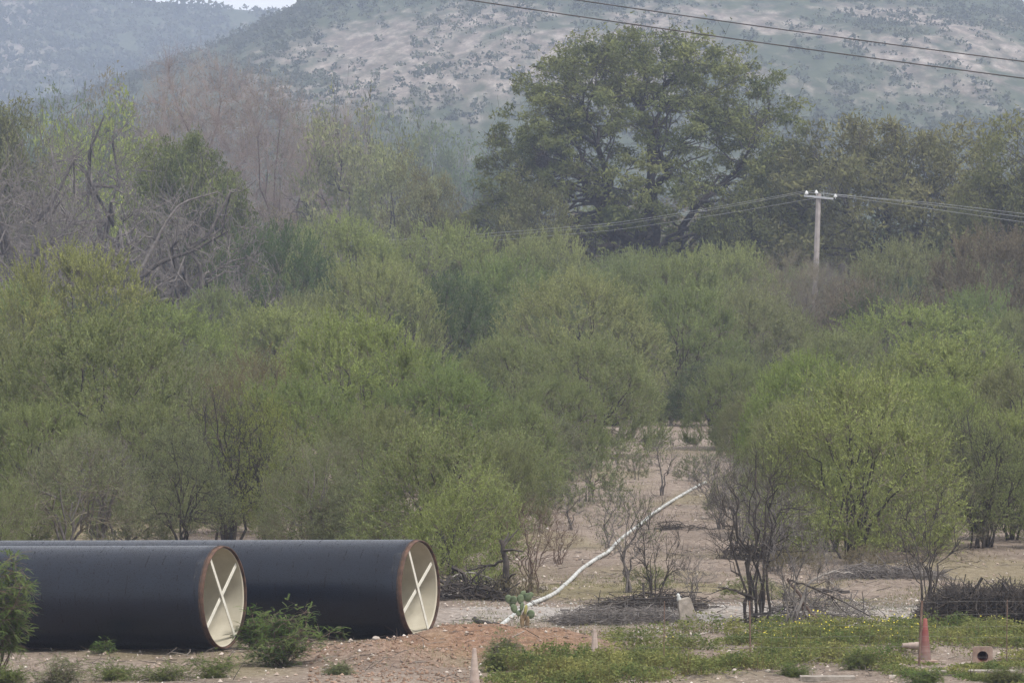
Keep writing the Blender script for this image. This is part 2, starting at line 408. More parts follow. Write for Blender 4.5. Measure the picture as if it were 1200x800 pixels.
def build_plant(seed, H=4.5, Wd=7., stems=8, n2=90, n3=900, n4=2600, leaves=16000, leaf=(.085, .022), tri=True,
                z0=.18, trunk=0., r0=.07, shell=.55, wig=.05, lumps=7, lump=.28, updir=.5, leafless_low=.3, tip=.45,
                spread=.25, twr=.0028, droop=0., clump=0., lowfill=0., sq=2.3, tuft=0, tuftr=.6):
    rng = np.random.default_rng(seed)
    Rx = Wd / 2
    # lumpy dome envelope
    ld = unit(rng.normal(size=(lumps, 3)) * (1, 1, .6) + (0, 0, .35)); la = rng.uniform(-.6, 1, lumps)
    def target(n, rmin, rmax):
        a = rng.uniform(0, 2 * math.pi, n)
        cz = rng.uniform(-lowfill, 1, n) ** 1.0 if lowfill else rng.uniform(0, 1, n)
        h = np.sqrt(np.clip(1 - cz ** 2, 0, 1))
        dirv = np.stack([h * np.cos(a), h * np.sin(a), cz], -1)
        sup = 1 / (np.abs(h) ** sq + np.abs(cz) ** sq) ** (1 / sq)
        q = np.exp(6 * ((dirv @ ld.T) - 1)) @ la
        r = rng.uniform(rmin, rmax, n) ** .6 * (1 - lump * .5 + lump * q)
        return dirv * (r * sup)[:, None] * (Rx, Rx, H * (1 - z0)) + (0, 0, H * z0)
    # stems
    az = np.arange(stems) * 2 * math.pi / stems + rng.uniform(-.4, .4, stems)
    tilt = rng.uniform(.1, 1, stems)
    t1 = np.stack([np.cos(az) * Rx * .62 * tilt, np.sin(az) * Rx * .62 * tilt, H * rng.uniform(.5, .82, stems) * (1.05 - .3 * tilt)], -1)
    b1 = np.stack([np.cos(az) * spread * rng.uniform(.1, 1, stems), np.sin(az) * spread * rng.uniform(.1, 1, stems), np.full(stems, trunk)], -1)
    c1 = b1 * .5 + t1 * .5 + np.stack([-np.cos(az) * Rx * .12, -np.sin(az) * Rx * .12, np.full(stems, .06 * H)], -1)
    P1 = bez(b1, c1, t1, 9, rng, wig * .6)
    R1 = r0 * rng.uniform(.7, 1.15, (stems, 1)) * np.linspace(1, .28, 9)[None]
    g1 = Geo(); g1.tubes(P1, R1, 7)
    if trunk > 0:
        k = np.linspace(0, 1, 6)
        tp = np.stack([np.sin(k * 2 + seed) * .12 * trunk * k, np.cos(k * 3) * .05 * trunk * k - .05 * trunk * k[0], k * (trunk + .15) - .15 * (1 - k)], -1)
        tr = r0 * 1.9 * (1.25 - .4 * k + .35 * np.exp(-k * 6))
        g1.tubes(tp[None], tr[None], 10)
        P1[:, 0, :2] = P1[:, 0, :2] * .5 + tp[-1, :2]
        g1.tubes(P1, R1, 7)
    N, Dn, Nr = flat_nodes(P1, R1, 2)
    t2 = target(n2, .35, .85)
    i = attach(t2, N, Dn, Nr, rng)
    L = np.linalg.norm(t2 - N[i], axis=1)[:, None]
    c2 = N[i] + Dn[i] * L * .45
    P2 = bez(N[i], c2, t2, 6, rng, wig)
    R2 = np.clip(Nr[i] * .6, .008, None)[:, None] * np.linspace(1, .3, 6)[None]
    g2 = Geo(); g2.tubes(P2, R2, 4)
    N2, D2, r2 = flat_nodes(P2, R2, 1)
    N2 = np.concatenate([N2, N[len(N) // 3:]]); D2 = np.concatenate([D2, Dn[len(Dn) // 3:]]); r2 = np.concatenate([r2, Nr[len(Nr) // 3:]])
    t3 = target(n3, shell, 1.0)
    i = attach(t3, N2, D2, r2, rng)
    L = np.linalg.norm(t3 - N2[i], axis=1)[:, None]
    c3 = N2[i] + D2[i] * L * .4 + np.array([0, 0, 1]) * L * updir * .25
    P3 = bez(N2[i], c3, t3, 5, rng, wig)
    R3 = np.clip(r2[i] * .55, twr * 1.2, .02 if H < 8 else .05)[:, None] * np.linspace(1, .35, 5)[None]
    g2.tubes(P3, R3, 3)
    # fine twigs
    N3, D3, r3 = flat_nodes(P3, R3, 1)
    j = rng.integers(0, len(N3), n4)
    d4 = unit(D3[j] * .9 + rng.normal(size=(n4, 3)) * .55 + np.array([0, 0, updir]))
    l4 = tip * rng.uniform(.5, 1.4, (n4, 1)) * (H / 4.5) ** .5
    p4 = N3[j]; e4 = p4 + d4 * l4; m4 = (p4 + e4) / 2 + rng.normal(size=(n4, 3)) * l4 * .08
    P4 = np.stack([p4, e4], 1)
    g2.tubes(P4, np.array([1, .5])[None] * twr * rng.uniform(.7, 1.3, (n4, 1)), 3)
    trunk_me = g1.mesh('trunk', True); br_me = g2.mesh('branches')
    cr_me = None
    if leaves:
        j = rng.integers(0, n4, leaves)
        s = rng.uniform(.15, 1.05, (leaves, 1))
        p = p4[j] + (e4[j] - p4[j]) * s
        if tuft:
            ce = P3[rng.integers(0, n3, tuft), rng.integers(3, 5, tuft)]
            tr_ = tuftr * rng.uniform(.5, 1.3, tuft); q = rng.integers(0, tuft, leaves)
            o_ = unit(rng.normal(size=(leaves, 3))) * rng.uniform(.2, 1, (leaves, 1)) ** .6 * tr_[q][:, None] * (1, 1, .6)
            use = rng.random(leaves) < .94
            p = np.where(use[:, None], ce[q] + o_ * (1, 1, 1.3) - (0, 0, .12), p)
        if leafless_low:
            keep = rng.random(leaves) < np.clip((p[:, 2] / H - leafless_low * .4) / (leafless_low + .01), .06, 1)
            p = p[keep]; j = j[keep]
        n = len(p)
        d = unit(d4[j] * .75 + rng.normal(size=(n, 3)) * .6 + np.array([0, 0, .1 - droop]))
        out_ = unit((p - (0, 0, H * .35)) * (1 / Rx, 1 / Rx, 1.2 / H))
        nr = unit(out_ * .9 + np.array([0, 0, .45]) + rng.normal(size=(n, 3)) * .55)
        side = unit(np.cross(d, nr))
        Lf = leaf[0] * rng.uniform(.6, 1.35, (n, 1)); Wf = leaf[1] * rng.uniform(.7, 1.3, (n, 1))
        if tri:
            V = np.stack([p - side * Wf * .5, p + side * Wf * .5, p + d * Lf], 1).reshape(-1, 3)
            Fc = np.arange(len(V)).reshape(-1, 3)
        else:
            V = np.stack([p, p + d * Lf * .45 + side * Wf * .5, p + d * Lf, p + d * Lf * .45 - side * Wf * .5], 1).reshape(-1, 3)
            Fc = np.arange(len(V)).reshape(-1, 4)
        cr_me = mesh_np('crown', V, Fc)
    A = V if leaves else g2.V[0].reshape(-1, 3)
    if not leaves: A = np.concatenate(g2.V)
    H = float(np.percentile(A[:, 2], 99.7)); Wd = float(np.percentile(np.abs(A[:, :2]), 98.5)) * 2
    return dict(trunk=trunk_me, branches=br_me, crown=cr_me, H=H, W=Wd)

VAR = {}
# full leafy mesquites
for i in range(3): VAR['full%d' % i] = build_plant(10 + i, leaves=112000, n3=1100, n4=4400, stems=11 + i % 3, leaf=(.064, .025), lump=.20, lumps=9, z0=.03, lowfill=.06, leafless_low=.06, spread=.5, updir=.9, r0=.05, shell=.74, tip=.40)
VAR['full3'] = VAR['full0']; VAR['full4'] = VAR['full1']
# open mesquites with the limbs showing
for i in range(3): VAR['open%d' % i] = build_plant(30 + i, leaves=34000, n3=800, n4=3000, stems=7 + i % 2, leaf=(.070, .024), r0=.06, wig=.06, updir=.5, leafless_low=.2, z0=.10, lump=.4)
VAR['open3'] = VAR['open0']
# broom-like shrubs, upright plumes
for i in range(2): VAR['plume%d' % i] = build_plant(50 + i, H=3.6, Wd=5.2, leaves=60000, n3=900, n4=3600, stems=16, leaf=(.060, .022), r0=.026, updir=.9, z0=.03, lowfill=.08, leafless_low=.08, shell=.65, lump=.3, tip=.5)
# dense low bush, leaves down to the ground
for i in range(2): VAR['dense%d' % i] = build_plant(60 + i, H=3.2, Wd=4.4, leaves=50000, n3=800, n4=3000, stems=9, leaf=(.060, .024), r0=.05, z0=.22, leafless_low=0, lowfill=.25)
# bare shrubs
for i in range(3): VAR['bare%d' % i] = build_plant(70 + i, H=2.4, Wd=1.9, leaves=0, n2=60, n3=260, n4=520, stems=9, r0=.017, spread=.16, wig=.05, z0=.3, updir=.8, tip=.26, twr=.0022)
VAR['barebig'] = build_plant(75, H=3.3, Wd=3.0, leaves=0, n2=80, n3=380, n4=700, stems=10, r0=.038, spread=.3, wig=.06, z0=.35, updir=.6, tip=.3, twr=.0028, shell=.4)
VAR['wisp0'] = build_plant(80, H=2.2, Wd=1.5, leaves=1500, n2=26, n3=130, n4=300, stems=4, r0=.024, spread=.06, leaf=(.05, .016), wig=.05, z0=.3, updir=.8, tip=.28, leafless_low=.5)
# small grey undershrub
VAR['low0'] = build_plant(85, H=1.1, Wd=1.9, leaves=5000, n2=40, n3=260, n4=900, stems=10, r0=.012, leaf=(.05, .016), z0=.08, updir=.8, tip=.22, leafless_low=0)
# trees behind
VAR['pecan'] = build_plant(200, H=21, Wd=19.5, stems=9, n2=150, n3=1500, n4=5200, leaves=90000, leaf=(.24, .125), tri=True, z0=.30, trunk=2.2, sq=2.7, tuft=1500, tuftr=.60,
                r0=.40, spread=.5, shell=.58, wig=.05, lumps=18, lump=.07, updir=.1, leafless_low=.12, tip=.42, twr=.009, droop=.6)
VAR['wide0'] = build_plant(210, H=13, Wd=15, stems=7, n2=90, n3=900, n4=3000, leaves=30000, leaf=(.30, .12), z0=.32, trunk=2.0, r0=.22, spread=.35,
                shell=.4, wig=.06, lumps=14, lump=.42, updir=.1, leafless_low=.12, tip=.42, twr=.008, droop=.4, sq=2.8, tuft=600, tuftr=.8)
VAR['wide1'] = build_plant(211, H=12, Wd=13, stems=6, n2=80, n3=800, n4=2600, leaves=24000, leaf=(.26, .11), z0=.3, trunk=1.6, r0=.20, spread=.35,
                shell=.4, wig=.07, lumps=14, lump=.45, updir=.2, leafless_low=.12, tip=.42, twr=.008, droop=.3, sq=2.8, tuft=480, tuftr=.75)
# leafless haze of twigs
VAR['twiggy0'] = build_plant(220, H=20, Wd=18, stems=10, n2=150, n3=2200, n4=11000, leaves=0, z0=.28, trunk=1.6, r0=.19, spread=.5,
                shell=.45, wig=.035, lumps=9, lump=.26, updir=.45, tip=.55, twr=.008, sq=2.8)
VAR['twiggy1'] = build_plant(221, H=14, Wd=14, stems=9, n2=120, n3=1600, n4=8000, leaves=5000, leaf=(.13, .05), z0=.22, trunk=.8, r0=.14, spread=.5,
                shell=.45, wig=.045, lumps=9, lump=.3, updir=.4, tip=.5, twr=.007, sq=2.6)
# crooked open dead tree
VAR['dead0'] = build_plant(230, H=10, Wd=12, stems=6, n2=60, n3=420, n4=1200, leaves=0, z0=.30, trunk=1.2, r0=.19, spread=.4,
                shell=.35, wig=.12, lumps=6, lump=.4, updir=.15, tip=.6, twr=.012)
VAR['dead1'] = build_plant(231, H=8, Wd=11, stems=5, n2=50, n3=360, n4=1000, leaves=0, z0=.25, trunk=.8, r0=.17, spread=.4,
                shell=.35, wig=.14, lumps=6, lump=.4, updir=.0, tip=.5, twr=.012)
# far small tree
for i in range(2): VAR['far%d' % i] = build_plant(240 + i, H=7, Wd=9, stems=6, n2=40, n3=300, n4=900, leaves=13000, leaf=(.19, .095), z0=.12, trunk=.3, r0=.12, twr=.008, lump=.3, leafless_low=0, tuft=170, tuftr=.8, tip=.4, lowfill=.1)

def put(var, leafk, barkk, px, ybase, ytop, wpx, name, label, cat, group=None, rz=None, d=None, zoff=0.):
    """stand a plant on the ground where row ybase meets it, ytop is the row of its top, wpx its width there"""
    v = VAR[var]
    d = d or dist(ybase)
    s = F / d
    x = (px - 600) / s
    z = gz1(x, d) if d < 700 else 0.
    h = EYE + (HOR - ytop) / s - z
    wd = wpx / s
    if h > 2.2 and cat in ('tree', 'bush'): wd = max(wd, h / v['H'] * v['W'] / (1.8 if cat == 'tree' else 1.4))
    rr = random.Random(int(px * 7 + ybase * 13 + ytop))
    rz = rr.uniform(0, 6.28) if rz is None else rz
    t = thing(name, label, cat, (x, d, z - .02 + zoff), rz, group)
    t.scale = (wd / v['W'] * .98, wd / v['W'] * .98, h / v['H'] * 1.0)
    tw = BARK['twig'] if (leafk and cat == 'bush') else BARK[barkk]
    for part, mk in (('trunk', BARK['brown' if barkk == 'mauve' else barkk]), ('branches', tw), ('crown', LEAF.get(leafk))):
        me = v[part]
        if me is None: continue
        if not me.materials: me.materials.append(mk)
        o = bpy.data.objects.new(part, me); sc.collection.objects.link(o); o.parent = t
        o.material_slots[0].link = 'OBJECT'; o.material_slots[0].material = mk
    return t

GB = 'mesquite bushes of the thicket'
GT = 'trees along the far side of the thicket'
P_ = [
 # var, leaf, bark, px, ybase, ytop, width, name, label, cat, group
 # ---- tall trees behind
 ('pecan', 'tree', 'dark', 757, 434, 38, 400, 'pecan_tree', 'huge dark green round-crowned tree towering over the middle of the thicket', 'tree', GT),
 ('wide0', 'oak', 'dark', 1068, 436, 140, 330, 'broad_tree', 'wide olive tree with dark slanting limbs behind the power pole', 'tree', GT),
 ('wide1', 'oak', 'dark', 1195, 440, 104, 300, 'broad_tree', 'tall olive tree cut by the right edge above the thicket', 'tree', GT),
 ('wide1', 'oak', 'dark', 975, 430, 172, 120, 'broad_tree', 'low dark tree filling the gap between the huge round tree and the pole', 'tree', GT),
 ('wide0', 'tree', 'dark', 872, 436, 210, 170, 'broad_tree', 'shaded dark tree under the right side of the huge round crown', 'tree', GT),
 ('wide1', 'tree', 'dark', 640, 438, 200, 150, 'broad_tree', 'shaded dark tree under the left side of the huge round crown', 'tree', GT),
 ('twiggy0', None, 'mauve', 232, 408, 58, 190, 'leafless_tree', 'tall leafless mauve brown tree, highest of the bare crowns at the upper left', 'tree', GT),
 ('twiggy1', 'brown', 'mauve', 318, 410, 80, 190, 'leafless_tree', 'leafless mauve brown tree with upswept limbs right of the tallest bare crown', 'tree', GT),
 ('twiggy1', 'brown', 'mauve', 385, 404, 118, 90, 'leafless_tree', 'small rusty brown bare tree below the pale hillside', 'tree', GT),
 ('far1', 'olive', 'dark', 462, 414, 160, 150, 'thin_tree', 'thin grey green tree left of the centre below the pale scar', 'tree', GT),
 ('far1', 'olive', 'dark', 412, 412, 128, 110, 'thin_tree', 'small yellow green tree beside the bare mauve crowns', 'tree', GT),
 ('wide1', 'oak', 'dark', 525, 428, 182, 130, 'thin_tree', 'thin olive tree with a leaning dark trunk left of the huge round tree', 'tree', GT),
 ('twiggy1', 'brown', 'dark', 580, 432, 215, 110, 'thin_tree', 'brownish half bare tree just left of the huge round crown', 'tree', GT),
 ('far0', 'yellow', 'dark', 112, 420, 116, 150, 'thin_tree', 'yellow green topped tree behind the crooked dead branches at the left', 'tree', GT),
 ('wide0', 'tree', 'dark', 232, 446, 160, 170, 'leafy_tree', 'dark green crown mingled with dead branches right of the crooked bare tree', 'tree', GT),
 ('wide0', 'tree', 'dark', -20, 440, 112, 120, 'leafy_tree', 'dark green tree cut by the left edge of the view', 'tree', GT),
 ('dead0', None, 'grey', 118, 452, 128, 250, 'dead_tree', 'crooked dark dead tree with bare forked limbs at the left', 'tree', GT),
 ('dead1', None, 'grey', 30, 456, 165, 150, 'dead_tree', 'smaller dead tree of grey twigs at the left edge', 'tree', GT),
 ('dead1', None, 'grey', 222, 470, 205, 210, 'dead_tree', 'sprawling dead tree with pale grey broken limbs above the left bushes', 'tree', GT),
 ('twiggy0', None, 'grey', 60, 448, 225, 120, 'dead_tree', 'dense grey bare tree behind the leftmost bushes', 'tree', GT),
 # ---- far row of the thicket
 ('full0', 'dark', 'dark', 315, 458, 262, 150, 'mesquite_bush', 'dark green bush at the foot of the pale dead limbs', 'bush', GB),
 ('full1', 'bright', 'dark', 410, 455, 253, 220, 'mesquite_bush', 'large rounded green bush, highest of the thicket left of the centre', 'bush', GB),
 ('full2', 'bright', 'dark', 530, 452, 262, 190, 'mesquite_bush', 'green bush under the thin leaning olive tree', 'bush', GB),
 ('full3', 'bright', 'dark', 632, 450, 272, 150, 'mesquite_bush', 'pale green bush at the foot of the huge round tree, left of its trunk', 'bush', GB),
 ('full4', 'mid', 'dark', 735, 452, 300, 170, 'mesquite_bush', 'green bush right below the trunk of the huge round tree', 'bush', GB),
 ('full0', 'bright', 'dark', 845, 455, 286, 130, 'mesquite_bush', 'bright green bush under the right side of the huge round tree', 'bush', GB),
 ('twiggy1', 'brown', 'grey', 935, 470, 292, 110, 'bare_bush', 'greyish brown half bare bush at the foot of the power pole', 'bush', GB),
 ('twiggy0', None, 'grey', 972, 466, 305, 70, 'bare_bush', 'mauve leafless bush directly right of the power pole', 'bush', GB),
 ('full2', 'olive', 'dark', 1052, 462, 280, 150, 'mesquite_bush', 'olive green bush right of the power pole under the slanting limbs', 'bush', GB),
 ('full3', 'brown', 'grey', 1165, 466, 266, 190, 'mesquite_bush', 'brownish olive bush at the right edge below the tall olive tree', 'bush', GB),
 ('open1', 'dark', 'dark', 1120, 455, 300, 150, 'mesquite_bush', 'dark open bush in the shade between two olive bushes on the right', 'bush', GB),
 # ---- third row
 ('full4', 'yellow', 'dark', 88, 505, 286, 150, 'mesquite_bush', 'pointed yellow green bush at the left, top of its row', 'bush', GB),
 ('full1', 'bright', 'dark', 30, 500, 330, 170, 'mesquite_bush', 'light green bush at the left edge under the dead twigs', 'bush', GB),
 ('full2', 'bright', 'dark', 190, 505, 352, 230, 'mesquite_bush', 'light green bush right of the pointed yellow green one', 'bush', GB),
 ('full0', 'bright', 'dark', 325, 502, 356, 220, 'mesquite_bush', 'broad light green bush left of the centre', 'bush', GB),
 ('full3', 'bright', 'dark', 440, 480, 300, 170, 'mesquite_bush', 'green bush with brown twigs left of the shaded hollow', 'bush', GB),
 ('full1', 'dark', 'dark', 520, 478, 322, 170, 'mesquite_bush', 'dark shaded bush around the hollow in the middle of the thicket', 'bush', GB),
 ('full4', 'mid', 'dark', 590, 474, 300, 150, 'mesquite_bush', 'green bush behind the middle dome, left of the centre', 'bush', GB),
 ('full2', 'bright', 'dark', 688, 496, 318, 220, 'mesquite_bush', 'large dome shaped green bush left of the clearing head', 'bush', GB),
 ('full0', 'mid', 'dark', 800, 492, 330, 170, 'mesquite_bush', 'green bush standing over the far end of the clearing', 'bush', GB),
 ('full3', 'olive', 'dark', 872, 486, 338, 190, 'mesquite_bush', 'olive bush with dark open foot at the right of the clearing head', 'bush', GB),
 ('full1', 'mid', 'dark', 790, 482, 296, 150, 'mesquite_bush', 'green bush behind the head of the clearing', 'bush', GB),
 ('open0', 'dark', 'dark', 845, 488, 400, 110, 'mesquite_bush', 'dark leggy bush whose bare stems close the far end of the clearing', 'bush', GB),
 ('full4', 'bright', 'dark', 1080, 500, 355, 260, 'mesquite_bush', 'wide light green bush behind the right hand thicket', 'bush', GB),
 ('full2', 'mid', 'dark', 1190, 498, 362, 150, 'mesquite_bush', 'green bush at the right edge behind the wide light one', 'bush', GB),
 ('full0', 'mid', 'dark', 985, 505, 385, 170, 'mesquite_bush', 'green bush behind the bright fan shaped bush on the right', 'bush', GB),
 ('open2', 'brown', 'grey', 1010, 470, 318, 110, 'mesquite_bush', 'grey brown bush in front of the power pole, to its right', 'bush', GB),
 # ---- second row
 ('full3', 'olive', 'dark', -10, 590, 385, 220, 'mesquite_bush', 'olive bush cut by the left edge above the pipes', 'bush', GB),
 ('full1', 'olive', 'dark', 118, 598, 368, 300, 'mesquite_bush', 'big olive bush with long fanned branches on the left', 'bush', GB),
 ('open0', 'grey', 'dark', 205, 585, 400, 190, 'mesquite_bush', 'loose grey green bush right of the big fanned one', 'bush', GB),
 ('open1', 'brown', 'dark', 288, 590, 404, 200, 'mesquite_bush', 'brown twigged open bush with bending dark limbs', 'bush', GB),
 ('full0', 'bright', 'dark', 418, 570, 366, 230, 'mesquite_bush', 'light olive dome between the brown twigged bush and the centre', 'bush', GB),
 ('full2', 'mid', 'dark', 520, 575, 432, 200, 'mesquite_bush', 'green bush behind the dense dark based one', 'bush', GB),
 ('full4', 'mid', 'dark', 600, 528, 392, 180, 'mesquite_bush', 'green bush in the middle, left of the leggy dome by the clearing', 'bush', GB),
 ('full3', 'mid', 'dark', 685, 532, 394, 190, 'mesquite_bush', 'rounded bush with dark leggy stems at the left rim of the clearing', 'bush', GB),
 ('plume0', 'mid', 'dark', 612, 582, 468, 120, 'mesquite_bush', 'upright feathery bush left of the clearing', 'bush', GB),
 ('full2', 'bright', 'dark', 942, 560, 412, 140, 'mesquite_bush', 'feathery light bush forming the right rim of the clearing', 'bush', GB),
 ('full1', 'bright', 'dark', 1110, 570, 395, 260, 'mesquite_bush', 'broad light green bush behind the bright fan shaped one', 'bush', GB),
 ('full4', 'olive', 'dark', 1195, 580, 420, 160, 'mesquite_bush', 'olive bush at the right edge in the middle distance', 'bush', GB),
 # ---- front row
 ('open2', 'grey', 'grey', 82, 648, 500, 230, 'mesquite_bush', 'pale grey green twiggy bush just behind the pipes at the left', 'bush', GB),
 ('dense0', 'mid', 'dark', -6, 655, 560, 90, 'mesquite_bush', 'low green bush at the left edge behind the pipe', 'bush', GB),
 ('open3', 'grey', 'dark', 214, 642, 492, 150, 'mesquite_tree', 'small mesquite with a stout dark forked trunk behind the near pipe', 'tree', GB),
 ('open1', 'yellow', 'dark', 312, 634, 448, 130, 'mesquite_tree', 'small tree with yellowish leaf tufts on crooked dark stems', 'tree', GB),
 ('open0', 'grey', 'grey', 372, 650, 505, 170, 'mesquite_bush', 'pale loose bush between the yellowish tree and the dense dark based bush', 'bush', GB),
 ('full2', 'olive', 'dark', 455, 640, 476, 190, 'mesquite_bush', 'olive bush rising behind the middle of the far pipe', 'bush', GB),
 ('dense0', 'bright', 'dark', 528, 692, 548, 150, 'green_bush', 'dense bright green bush beside the open end of the far pipe', 'bush', GB),
 ('dense1', 'mid', 'dark', 520, 668, 492, 200, 'green_bush', 'dense green bush with deep dark foot behind the open end of the far pipe', 'bush', GB),
 ('plume1', 'bright', 'dark', 1000, 655, 436, 250, 'mesquite_bush', 'bright green fan shaped bush, foremost on the right of the clearing', 'bush', GB),
 ('plume0', 'mid', 'dark', 935, 630, 470, 130, 'mesquite_bush', 'feathery bush against the left flank of the bright fan shaped one', 'bush', GB),
 ('open3', 'olive', 'dark', 1158, 640, 492, 150, 'mesquite_tree', 'small tree with dark trunks at the right edge, foot in shade', 'tree', GB),
 ('open2', 'grey', 'grey', 1100, 640, 520, 130, 'mesquite_bush', 'thin grey green bush right of the bright fan shaped one', 'bush', GB),
 ('full3', 'olive', 'dark', 160, 612, 470, 190, 'mesquite_bush', 'rounded olive bush behind the pale twiggy one at the left', 'bush', GB),
 ('full1', 'mid', 'dark', 40, 618, 470, 190, 'mesquite_bush', 'green bush behind the left end of the pipes', 'bush', GB),
 ('full0', 'mid', 'dark', 345, 606, 440, 210, 'mesquite_bush', 'green bush behind the yellowish leaf tufts', 'bush', GB),
 ('full4', 'olive', 'dark', 590, 624, 520, 110, 'mesquite_bush', 'olive bush on the right flank of the dense dark based bush', 'bush', GB),
 ('plume0', 'grey', 'grey', 640, 560, 486, 110, 'mesquite_bush', 'grey green feathery bush at the left rim of the clearing', 'bush', GB),
 ('plume1', 'olive', 'dark', 890, 545, 452, 100, 'mesquite_bush', 'olive feathery bush at the right rim of the clearing', 'bush', GB),
 ('full2', 'mid', 'dark', 1060, 612, 470, 190, 'mesquite_bush', 'green bush close behind the bright fan shaped one', 'bush', GB),
 ('full3', 'bright', 'dark', 1170, 606, 480, 170, 'mesquite_bush', 'light green bush behind the dark trunks at the right edge', 'bush', GB),
 ('full0', 'mid', 'dark', 800, 470, 372, 140, 'mesquite_bush', 'shaded bush closing off the end of the clearing', 'bush', GB),
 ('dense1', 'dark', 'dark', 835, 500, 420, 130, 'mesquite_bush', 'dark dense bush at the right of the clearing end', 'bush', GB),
 ('dense0', 'mid', 'dark', 735, 488, 420, 120, 'mesquite_bush', 'dense green bush at the left of the clearing end', 'bush', GB),
 ('full2', 'mid', 'dark', 648, 548, 440, 130, 'mesquite_bush', 'green bush leaning over the left rim of the clearing', 'bush', GB),
 ('dense1', 'mid', 'dark', 600, 600, 500, 130, 'mesquite_bush', 'dense green bush between the dark based bush and the clearing', 'bush', GB),
 ('dense0', 'olive', 'dark', 560, 640, 520, 120, 'mesquite_bush', 'olive growth right behind the bright dense bush', 'bush', GB),
 ('full1', 'olive', 'dark', 640, 520, 430, 130, 'mesquite_bush', 'olive bush tucked behind the leggy dome by the clearing', 'bush', GB),
 ('full0', 'bright', 'dark', 1090, 596, 440, 190, 'mesquite_bush', 'light bush in the second row right of the fan shaped one', 'bush', GB),
 ('full4', 'mid', 'dark', 250, 560, 430, 200, 'mesquite_bush', 'green bush filling the gap behind the forked dark trunk', 'bush', GB),
 ('full3', 'mid', 'dark', 480, 548, 410, 200, 'mesquite_bush', 'green dome in the middle of the left thicket', 'bush', GB),
 ('dense0', 'grey', 'grey', 150, 636, 560, 120, 'mesquite_bush', 'low grey green bush left of the forked dark trunk behind the pipes', 'bush', GB),
 ('dense1', 'olive', 'dark', 268, 626, 545, 110, 'mesquite_bush', 'low olive bush right of the forked dark trunk behind the pipes', 'bush', GB),
 ('dense0', 'olive', 'dark', 355, 640, 560, 120, 'mesquite_bush', 'low olive bush under the yellowish leaf tufts', 'bush', GB),
 ('dense1', 'grey', 'grey', 420, 652, 560, 130, 'mesquite_bush', 'low grey green bush directly behind the far pipe', 'bush', GB),
 ('dense0', 'mid', 'dark', 40, 640, 575, 120, 'mesquite_bush', 'low green bush just over the top of the nearer pipe at the left', 'bush', GB),
 ('dense1', 'mid', 'dark', 975, 640, 540, 130, 'mesquite_bush', 'dense green bush filling the left foot of the bright fan shaped one', 'bush', GB),
 ('dense0', 'olive', 'dark', 1060, 645, 545, 130, 'mesquite_bush', 'olive bush at the right foot of the bright fan shaped one', 'bush', GB),
 ('dense1', 'olive', 'dark', 1185, 632, 540, 120, 'mesquite_bush', 'low olive bush at the right edge behind the brushwood heap', 'bush', GB),
 ('plume1', 'mid', 'dark', 920, 590, 470, 120, 'mesquite_bush', 'soft green bush on the right rim of the clearing, level with the white pipe end', 'bush', GB),
 ('barebig', None, 'dark', 268, 634, 448, 150, 'bare_shrub', 'crooked dark leafless shrub behind the far pipe, left of the yellowish leaf tufts', 'shrub', None),
 ('barebig', None, 'grey', 118, 645, 500, 130, 'bare_shrub', 'grey leafless shrub standing before the pale twiggy bush at the left', 'shrub', None),
 ('barebig', None, 'dark', 1150, 640, 470, 120, 'bare_shrub', 'dark leafless stems before the small tree at the right edge', 'shrub', None),
 # ---- clearing and its rim
 ('wisp0', 'grey', 'grey', 735, 695, 560, 86, 'sapling', 'slender sapling with a few green leaves crossing the white pipe', 'sapling', None),
 ('bare0', None, 'brown', 622, 692, 578, 96, 'bare_shrub', 'reddish leafless shrub behind the cactus', 'shrub', None),
 ('bare1', None, 'dark', 768, 726, 568, 78, 'bare_shrub', 'tall leafless dark shrub in the flat brushwood, right of the slender sapling', 'shrub', None),
 ('barebig', None, 'dark', 886, 730, 512, 150, 'bare_shrub', 'largest leafless shrub, dark forked stems right of the pale marker slab', 'shrub', None),
 ('bare2', None, 'grey', 928, 732, 600, 110, 'bare_shrub', 'grey leafless shrub close on the right of the largest one', 'shrub', None),
 ('bare1', None, 'dark', 1086, 712, 556, 120, 'bare_shrub', 'leafless crooked shrub left of the dark brushwood heap', 'shrub', None),
 ('bare0', None, 'grey', 845, 622, 530, 90, 'bare_shrub', 'small grey leafless shrub at the far end of the white pipe', 'shrub', None),
 ('wisp0', 'grey', 'grey', 776, 582, 500, 50, 'sapling', 'thin sapling standing where the clearing narrows', 'sapling', None),
 ('bare2', None, 'grey', 872, 640, 540, 110, 'bare_shrub', 'airy grey leafless shrub behind the largest one, near the middle brushwood', 'shrub', None),
 ('barebig', None, 'grey', 905, 668, 560, 120, 'bare_shrub', 'grey leafless shrub half hidden behind the largest dark one', 'shrub', None),
 ('wisp0', 'grey', 'grey', 832, 596, 520, 60, 'sapling', 'thin sapling beside the far end of the white pipe', 'sapling', None),
 ('wisp0', 'grey', 'grey', 712, 640, 566, 60, 'sapling', 'pale thin sapling left of the white pipe half way along', 'sapling', None),
 ('wisp0', 'olive', 'grey', 668, 622, 560, 56, 'sapling', 'short thin sapling near the left rim of the clearing', 'sapling', None),
 ('bare1', None, 'brown', 655, 660, 590, 60, 'bare_shrub', 'small brown leafless shrub just above the white pipe', 'shrub', None),
 ('bare0', None, 'grey', 812, 700, 640, 60, 'bare_shrub', 'low grey leafless shrub above the leaning marker slab', 'shrub', None),
 ('low0', 'grey', 'grey', 812, 560, 530, 60, 'low_bush', 'low grey tuft at the right of the clearing neck', 'bush', None),
 ('low0', 'olive', 'grey', 722, 545, 512, 70, 'low_bush', 'low olive bush in the neck of the clearing, left side', 'bush', None),
